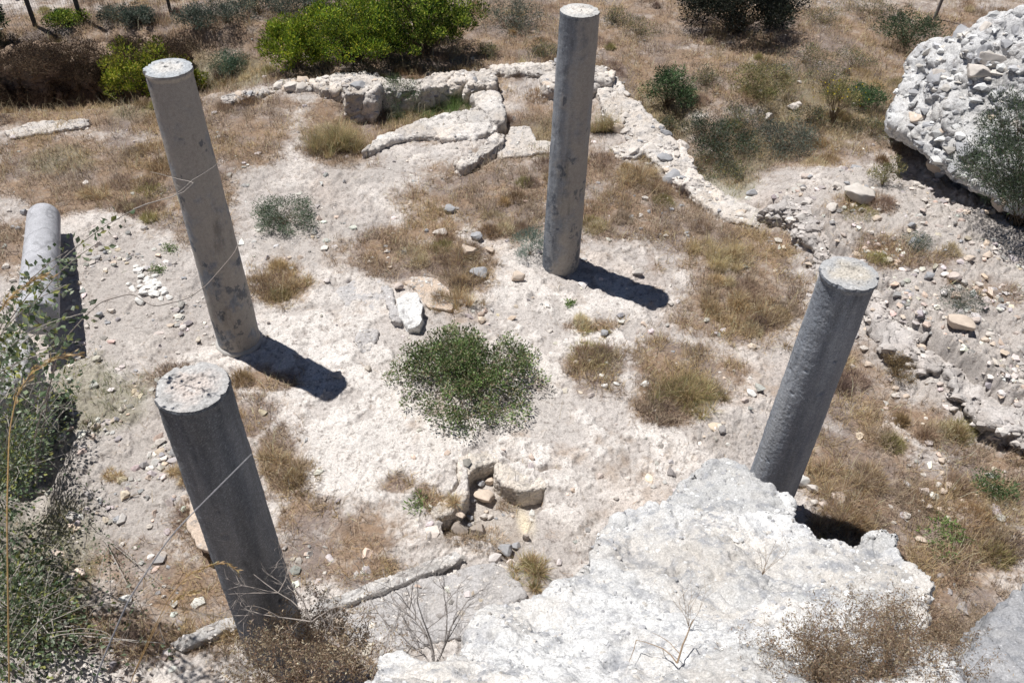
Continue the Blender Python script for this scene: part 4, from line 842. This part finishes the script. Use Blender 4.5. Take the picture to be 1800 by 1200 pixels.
# ------------------------------------------------------------------ ground cover: blades, straw, gravel
def rand_ground(n, wfun):
    "points on the ground in view, thinned by a weight"
    py = 1260 - 1330 * RNG.random(n * 3); px = -90 + 1980 * RNG.random(n * 3)
    r = np.stack([px - 900, 600 - py, np.full(len(px), -F_PX)], -1) @ RM.T; t = -CAM_H / r[:, 2]; x, y = r[:, 0] * t, r[:, 1] * t
    ok = wfun(x, y) > RNG.random(len(x)); x, y = x[ok][:n], y[ok][:n]; return x, y, samp(HG, x, y)
def cover(name, n, wfun, pal, L, w, lean, curl, clump=.5, far=1.0):
    x, y, z = rand_ground(n, lambda a, b: wfun(a, b) * ss(-clump, clump, fbm(a, b, 77.0, 2.6, 3, .6)))
    m = len(x); B = np.stack([x, y, z - .008], -1); ang = RNG.random(m) * 6.283 + 2 * pn(x * .8, y * .8); ln = RNG.uniform(*lean, m)
    dist = np.hypot(y, CAM_H); wf_ = w * RNG.uniform(.6, 1.4, m) * (.7 + dist * .05)
    V, Fc = blade_geo(B, ang, ln, RNG.uniform(*L, m) * (.7 + dist * .03) * far, wf_, curl * RNG.uniform(.2, 1.4, m))
    k_ = (fbm(x, y, 5.0, .9, 3) * 2.2 + .5 + .35 * RNG.normal(size=m)); k_ = np.clip((k_ * len(pal)).astype(int), 0, len(pal) - 1)
    c = np.array(pal)[k_] * (1 + .38 * RNG.normal(size=(m, 1)))
    o = mesh_obj(name, V, Fc, M_DRY, np.repeat(np.clip(c, .03, .75), 5, 0)); return tagit(o, kind='stuff')
def sb(x, y):
    px, py = P(x, y, 0 * x); t = blobs(px, py, [(590,950,170,90,-15,.8),(280,1010,230,110,0,.75),(450,740,110,90,0,.5),(1500,760,260,130,20,.35),(1650,980,180,160,0,.3)])
    return samp(BR, x, y) * (1 - t)
sg = lambda x, y: samp(GN, x, y)
cover('dry_grass', 340000, lambda x, y: sb(x, y)**1.6, STRAW + MAUVE, (.07, .20), .004, (.2, 1.35), .5, .35)
cover('straw_litter', 220000, lambda x, y: np.clip(samp(BR, x, y) * .9 + .035, 0, 1), MAUVE + STRAW[:3], (.05, .14), .003, (1.35, 1.56), .05, .6)
cover('tall_dry_stalks', 11000, lambda x, y: sb(x, y)**1.5 + .01, [(.62,.52,.34),(.52,.42,.26),(.45,.36,.24)], (.22, .5), .0028, (.1, .9), .6, .5)
cover('green_grass', 70000, lambda x, y: sg(x, y)**1.5 * .8, OLIVE + [(.12,.18,.07),(.2,.24,.12)], (.06, .2), .004, (.1, 1.1), .5, .5)

def scrub(name, ncl, nbl, wfun, pal, rad, hgt):
    "low dry cushions of fine twigs and blades"
    x, y, z = rand_ground(ncl, wfun); k_ = RNG.integers(0, len(x), ncl * nbl); m = len(k_); R = RNG.uniform(*rad, len(x)); 
    a = RNG.random(m) * 6.283; q = np.sqrt(RNG.random(m)); px, py = x[k_] + R[k_] * q * np.cos(a), y[k_] + R[k_] * q * np.sin(a)
    ln = np.clip(q * 1.0 + .25 * RNG.normal(size=m), 0, 1.5); zb = samp(HG, px, py) + RNG.random(m) * .5 * hgt * (1 - q * q)
    V, Fc = blade_geo(np.stack([px, py, zb - .01], -1), a + .9 * RNG.normal(size=m), ln, hgt * RNG.uniform(.25, .7, m), .0045 * RNG.uniform(.6, 1.5, m), RNG.normal(size=m) * .6)
    c = np.array(pal)[RNG.integers(0, len(pal), len(x))][k_] * (RNG.uniform(.7, 1.35, len(x)))[k_][:, None] * (1 + .25 * RNG.normal(size=(m, 1)))
    o = mesh_obj(name, V, Fc, M_DRY, np.repeat(np.clip(c, .02, .8), 5, 0)); return tagit(o, kind='stuff')
scrub('dry_undergrowth', 1100, 170, lambda x, y: ss(.45, .9, sb(x, y)) * ss(-.1, .3, fbm(x, y, 9.0, .7, 3)), MAUVE + STRAW[:3] + STRAW[3:4] + OLIVE[1:2], (.08, .30), .20)

def gravel(n, wfun, size, pal, name):
    bm = bmesh.new(); bmesh.ops.create_icosphere(bm, subdivisions=1, radius=1); V0 = np.array([v.co[:] for v in bm.verts]); F0 = np.array([[v.index for v in f_.verts] for f_ in bm.faces]); bm.free()
    x, y, z = rand_ground(n, wfun); m = len(x); s = size[0] + (size[1] - size[0]) * RNG.random(m)**7
    sc = s[:, None] * np.stack([RNG.uniform(.7, 1.3, m), RNG.uniform(.7, 1.2, m), RNG.uniform(.35, .8, m)], -1)
    V = V0[None] * (1 + .28 * RNG.normal(size=(m, len(V0), 1))) * sc[:, None]; a = RNG.random(m) * 6.283; ca, sa = np.cos(a)[:, None], np.sin(a)[:, None]
    V = np.stack([V[..., 0] * ca - V[..., 1] * sa + x[:, None], V[..., 0] * sa + V[..., 1] * ca + y[:, None], V[..., 2] + (z + sc[:, 2] * .3)[:, None]], -1).reshape(-1, 3)
    Fc = (F0[None] + (np.arange(m) * len(V0))[:, None, None]).reshape(-1, 3); c = np.repeat(pick(pal, m, .16), len(V0), 0)
    o = mesh_obj(name, V, Fc, M_STONE, c, smooth=False); return tagit(o, kind='stuff')
GP = [(.56, .51, .46), (.46, .43, .41), (.58, .48, .39), (.33, .31, .30), (.64, .60, .56)]
gravel(70000, lambda x, y: (1 - .85 * blobs(*P(x, y, 0 * x), [(620,790,170,130),(960,770,200,110),(570,620,150,90)])) * np.clip(.10 + .30 * samp(GY, x, y) + .9 * samp(BK, x, y) - .05 * sb(x, y), 0, 1) * ss(-.15, .45, fbm(x, y, 3.0, 1.3, 5, .7))**1.5 * 2.2, (.004, .07), GP, 'gravel')

# ------------------------------------------------------------------ fence
def fence():
    a, b = GG(62, 46), GG(300, 23); dr = (b - a)[:2] / np.linalg.norm((b - a)[:2]); Ln = np.linalg.norm((b - a)[:2])
    root = empty('wire_fence', tuple(a), 'wire mesh fence on dark posts along the top left, beyond the shrubs', 'fence')
    def at(s, z=0): 
        x, y = a[0] + dr[0] * s, a[1] + dr[1] * s; return np.array([x - a[0], y - a[1], float(samp(HG, x, y)) - a[2] + z])
    s1 = np.linalg.norm((GG(143, 34) - a)[:2])
    posts = [-3.6, 0, s1, Ln, Ln + 3.2]
    for i, s_ in enumerate(posts):
        r = .055 if i < 3 else .04
        V, Fq = tube([np.array([at(s_, -.1), at(s_, 1.0) + [.01, 0, 0], at(s_, 2.0)])], [[r, r, r * .9]], 8); mesh_obj('post', V, Fq, M_WOOD, np.tile([.10, .09, .085], (len(V), 1)), root)
    P_, R_ = [], []
    for s_ in np.arange(-3.6, Ln + 3.2, .055): P_.append(np.array([at(s_, .03), at(s_, 1.9)])); R_.append([.0022, .0022])
    for z in np.arange(.05, 1.95, .12):
        q = np.array([at(s_, z) for s_ in np.linspace(-3.6, Ln + 3.2, 12)]); P_.append(q); R_.append([.0022] * 12)
    V, Fq = tube(P_, R_, 3); mesh_obj('wire_mesh', V, Fq, M_METAL, np.tile([.2, .2, .2], (len(V), 1)), root)
fence()
p = GG(1642, 34); V, Fq = tube([np.array([[0, 0, -.1], [.03, 0, .7], [.05, 0, 1.5]])], [[.045, .04, .035]], 8)
o = mesh_obj('wooden_post', V, Fq, M_WOOD, np.tile([.2, .18, .17], (len(V), 1))); o.location = p; tagit(o, 'lone slanting grey post at the top edge, beyond the boulder', 'post')

# ------------------------------------------------------------------ twigs and foreground stalks
def grow(start, d, L, r, depth_, paths, rads, wob=.35, kids=3, seg=5, spread=.9):
    pts = [np.array(start, float)]; d = np.array(d, float) / np.linalg.norm(d)
    for _ in range(seg): d = unit(d + RNG.normal(size=3) * wob / seg**.5); pts.append(pts[-1] + d * L / seg)
    paths.append(np.array(pts)); rads.append(list(np.linspace(r, r * .45, seg + 1)))
    if depth_ <= 0: return
    for _ in range(kids):
        i = RNG.integers(1, seg + 1); nd = unit(d + RNG.normal(size=3) * spread); grow(pts[i], nd, L * RNG.uniform(.45, .8), r * .55, depth_ - 1, paths, rads, wob, kids, seg, spread)
def twigs(label, px, py, z, starts, col, name='bare_shrub', cat='dead shrub', mat=None, leaves=None):
    p = G(px, py, z); root = empty(name, tuple(p), label, cat); paths, rads = [], []
    for d, L, r, dep, kids, spread in starts: grow([0, 0, 0], d, L, r, dep, paths, rads, kids=kids, spread=spread)
    V, Fq = tube(paths, rads, 4); mesh_obj('branches', V, Fq, M_WOOD, np.tile(np.array(col), (len(V), 1)) * (1 + .1 * RNG.normal(size=(len(V), 1))), root)
    if leaves:
        n, pal, l, w = leaves; k_ = RNG.integers(0, len(V), n); C = V[k_] + RNG.normal(size=(n, 3)) * .012
        V2, F2 = leaf_geo(C, RNG.normal(size=(n, 3)), l * RNG.uniform(.5, 1.3, n), w); mesh_obj('dead_leaves', V2, F2, M_DRY, np.repeat(pick(pal, n), 4, 0), root)
    return root
UPC = -RM.T[:, 2] if False else np.array([0, 0, 1.])
twigs('bare grey many-branched shrub standing at the left end of the broken wall', 762, 1172, 2.7, [((x, y, z_), L, .007, 3, 4, .75) for x, y, z_, L in [(-.25,.55,.7,.5),(.0,.6,.7,.55),(.2,.5,.8,.45),(-.7,.4,.4,.5),(.5,.5,.4,.45),(-.05,.9,.4,.5)]], (.33, .30, .28))
twigs('thin pale thorny twigs in front of the dark column', 548, 1092, 2.2, [((x, y, z_), L, .006, 3, 3, .6) for x, y, z_, L in [(-.8,.2,.3,.6),(-.7,.5,.6,.55),(-.3,.5,.9,.4),(.4,.3,.5,.4)]], (.42, .37, .33))
for i, (px, py, z) in enumerate([(1400,1190,3.5),(1500,1150,3.4),(1590,1130,3.3),(1470,1200,3.6),(1610,1190,3.5),(1540,1210,3.6)]):
    twigs('brown tangled dry brush growing over the near edge of the broken wall', px, py, z, [((RNG.normal() * .8, RNG.normal() * .5 + .3, .6), .24, .003, 3, 4, 1.0) for _ in range(10)], (.26, .18, .11), 'dry_brush', 'dry brush',
          leaves=(3600, [(.34,.26,.18),(.27,.19,.13),(.44,.36,.25),(.18,.13,.10)], .018, .006))['group'] = 'dry brush over the broken wall'
for px, py, z in [(478,1170,.8),(520,1145,.9),(560,1128,.8),(600,1140,.8),(560,1170,1.1),(600,1185,1.5),(530,1195,1.6),(470,1200,1.5),(640,1190,1.4)]:
    twigs('russet dead brush round the foot of the dark column', px, py, z, [((RNG.normal() * .7, RNG.normal() * .5 + .2, .5), .3, .004, 3, 4, 1.0) for _ in range(5)], (.24, .16, .11), 'dry_brush', 'dry brush',
          leaves=(1300, [(.50,.40,.28),(.40,.31,.21),(.60,.52,.39),(.24,.18,.13)], .030, .011))['group'] = 'dead brush at the dark column'
for px, py, z, lab in [(1190,1165,3.55,'crossed brown sticks lying on the broken wall top'),(1210,1100,3.3,'thin dry stalks sprouting from the broken wall top'),(1340,1010,3.0,'fine dry stems in front of the broad wall top')]:
    twigs(lab, px, py, z, [((.2,.5,.3),.25,.006,1,2,.6),((-.3,.5,.3),.25,.005,1,2,.6)] if 'sticks' in lab else [((RNG.normal()*.3,.4,.9),.25,.0018,1,2,.4) for _ in range(6)], (.30,.22,.15), 'dry_sticks', 'sticks')

# leafy saltbush shoots at the left, rising from the ground beside the masonry block
def shoot(paths, rads, C, D, A, B, bend, n, spread, r=.012, dens=1.0):
    t = np.linspace(0, 1, 14)[:, None]; m = (np.array(A) + np.array(B)) / 2 + np.array(bend); p_ = (1-t)**2 * A + 2 * t * (1-t) * m + t**2 * B
    paths.append(p_); rads.append(list(np.linspace(r, r * .3, 14)))
    n = int(n * dens); k_ = RNG.random(n); k_ = .2 + .8 * k_; q = (1-k_[:, None])**2 * A + 2 * k_[:, None] * (1-k_[:, None]) * m + k_[:, None]**2 * B
    of = RNG.normal(size=(n, 3)) * spread; C.append(q + of); D.append(unit(of) + .7 * unit(np.array(B) - A))
def saltbush(label, base, tips, pal, lf=(.05, .028), r=.012, extra=0, dens=.85):
    base = np.array(base); root = empty('saltbush', tuple(base), label, 'shrub'); paths, rads, C, D = [], [], [], []
    for px, py, z, n, sp in tips:
        B = G(px, py, z) - base; shoot(paths, rads, C, D, RNG.normal(size=3) * [.15, .15, 0], B, [0, 0, .25 * B[2]], n, sp, r, dens)
    for _ in range(extra):
        k_ = RNG.integers(len(tips)); p0 = paths[k_][RNG.integers(6, 14)]; grow(p0, RNG.normal(size=3) + [.3, .1, .2], .5, .004, 1, paths, rads, kids=2)
    V, Fq = tube(paths, rads, 5); mesh_obj('branches', V, Fq, M_WOOD, np.tile([.42, .38, .34], (len(V), 1)), root)
    C, D = np.concatenate(C), np.concatenate(D); n = len(C); V, Fc = leaf_geo(C, D, lf[0] * RNG.uniform(.6, 1.2, n), lf[1] * RNG.uniform(.7, 1.2, n), .12)
    mesh_obj('leaves', V, Fc, M_LEAF, np.repeat(pick(pal, n, .2), 4, 0), root, smooth=False)
    return root
LF = [(.13, .18, .10), (.20, .25, .15), (.08, .12, .06), (.30, .33, .25), (.26, .28, .09)]
saltbush('leafy grey-green shrub at the left edge, below the white-topped masonry block', G(20, 860, .2), [(112,660,.7,380,.10),(70,690,.8,300,.12),(128,700,.4,200,.09),(55,750,.7,500,.13),(20,740,1.2,500,.16),(30,820,.8,700,.15),(0,890,.9,800,.17)], LF, (.056, .034), extra=30)
saltbush('tall upright leafy shoot rising in front of the fallen column', G(-40, 900, .2), [(120,440,4.9,110,.04),(118,500,4.8,150,.045),(108,560,4.7,170,.05),(100,620,4.6,170,.055),(175,425,4.9,60,.025),(235,368,4.95,50,.02),(165,545,4.7,60,.03),(110,670,4.3,150,.07),(140,600,4.5,60,.03)], LF, (.050, .031), r=.008, extra=6, dens=2.1)
saltbush('low tangled grey-green shrub spreading over the bottom left corner', G(0, 1100, .1), [(20,930,.6,700,.14),(70,980,.3,400,.12),(20,1000,.7,800,.15),(130,1030,.25,200,.10),(50,1060,.6,900,.17),(140,1100,.3,260,.12),(220,1060,.15,60,.08),(90,1120,.7,800,.16),(30,1170,.8,800,.17),(290,1130,.15,60,.10),(190,1175,.3,200,.13),(100,1030,.3,260,.12)], LF + [(.08,.11,.05)], (.062, .036), extra=80, dens=.6)
saltbush('sparse creeping weed with small dark leaves on the near dust', GG(160, 960), [(130,830,.15,50,.06),(190,960,.2,60,.06),(170,1040,.2,60,.06),(290,1030,.1,40,.05),(250,1080,.15,50,.05),(150,880,.1,40,.05)], LF[:3], (.035, .02), r=.005, extra=6)
# bare twig crossing the tall patched column
def spline(name, label, cat, pts, r, col, parent_parts=None):
    Q = np.array([G(a, b, z) for a, b, z in pts]); base = Q[0]; t = np.linspace(0, len(Q) - 1, len(Q) * 8); 
    from_ = np.stack([np.interp(t, range(len(Q)), Q[:, k_]) for k_ in range(3)], -1)
    for _ in range(4): from_[1:-1] = (from_[:-2] + from_[1:-1] * 2 + from_[2:]) / 4
    V, Fq = tube([from_ - base], [np.linspace(r, r * .5, len(from_))], 6)
    o = mesh_obj(name, V, Fq, M_WOOD, np.tile(np.array(col), (len(V), 1))); o.location = base; return tagit(o, label, cat), from_
spline('bare_twig', 'long thin bare twig reaching across the tall patched column', 'twig', [(60,770,2.0),(110,600,3.2),(150,555,3.4),(178,530,3.4),(232,515,3.4),(270,540,3.4),(330,525,3.4),(362,503,3.4),(412,445,3.5),(420,425,3.5)], .006, (.30, .26, .23))
spline('bare_twig', 'thin dark twig in front of the near end of the fallen column', 'twig', [(-60,490,4.0),(10,540,4.0),(60,560,3.9),(100,600,3.6),(70,790,2.2)], .005, (.16, .13, .12))
spline('dry_stalk', 'long straight blurred grey stalk crossing in front of the dark column', 'stalk', [(120,1330,5.2),(180,1160,5.6),(225,1055,5.8),(300,940,6.0),(442,798,6.2)], .0028, (.36, .35, .36))
def stalk(label, pts, seeds, r=.0016, col=(.42, .27, .12)):
    root_o, path = spline('grass_stalk', label, 'grass stalk', pts, r, col); base = path[0]
    C, D = [], []
    for a, b in seeds:
        n0 = int(a * (len(path) - 1)); n1 = int(b * (len(path) - 1))
        for _ in range(70):
            i = RNG.integers(n0, max(n0 + 1, n1)); t = unit(path[min(i + 1, len(path) - 1)] - path[max(i - 1, 0)]); q = path[i] + t * RNG.normal() * .004 - base
            C.append(q + RNG.normal(size=3) * .0035); D.append(t + .35 * RNG.normal(size=3))
    V, Fc = leaf_geo(np.array(C), np.array(D), .022, .0045, .3); mesh_obj('seed_head', V, Fc, M_DRY, np.repeat(pick([(.55,.40,.20),(.45,.31,.14),(.6,.48,.28)], len(C)), 4, 0), root_o)
stalk('blurred golden grass stalk standing along the left edge with a drooping plume', [(20,1330,5.4),(16,1190,5.6),(14,1050,5.75),(12,900,5.9),(16,760,6.0),(30,690,6.05),(60,650,6.08),(100,628,6.08),(140,622,6.06)], [(.6, 1)], .0022)
stalk('golden plume hanging over the left edge, most blurred of the grass heads', [(-70,900,6.0),(-40,640,6.3),(-10,560,6.35),(20,520,6.37),(60,490,6.36),(86,484,6.34)], [(.5, 1)], .002)
stalk('golden grass stalk with an arching seed head beside the dark column', [(190,1330,4.3),(232,1190,4.6),(265,1115,4.8),(300,1045,4.95),(330,1010,5.0),(370,992,5.02),(400,988,5.0),(420,1006,4.96)], [(.5, 1)], .002)
stalk('short golden seed head branching below the arching one', [(232,1192,4.6),(280,1090,4.8),(310,1050,4.85),(350,1038,4.86)], [(.6, 1)], .0015)
# masonry ledge that the near stalks grow from (out of the picture, below it)
rocky('ledge', [prism(np.array([(-3.2, -2.5), (3.6, -2.5), (3.4, .2), (1.2, .45), (-1.6, .35), (-3.4, .1)]), 5.6, -.2, -.05)], .07, M_ROCKF, (.5, .48, .45), (.45, .4, .36), amp=.1)
tagit(bpy.data.objects['ledge'], 'masonry ledge the photographer stands on', 'ledge')
# sticks on the floor
for k_, (pts, lab) in enumerate([([(1044,545,.03),(1046,562,.03),(1058,572,.03),(1070,577,.03)], 'bent dry stick lying on the floor below the slender column'), ([(215,877,.03),(245,867,.03)], 'dark thin stick on the dust left of the dark column'), ([(526,775,.03),(560,756,.03)], 'thin stick on the pale floor right of the dark column')]):
    spline('stick', lab, 'stick', pts, .007, (.2, .15, .1))
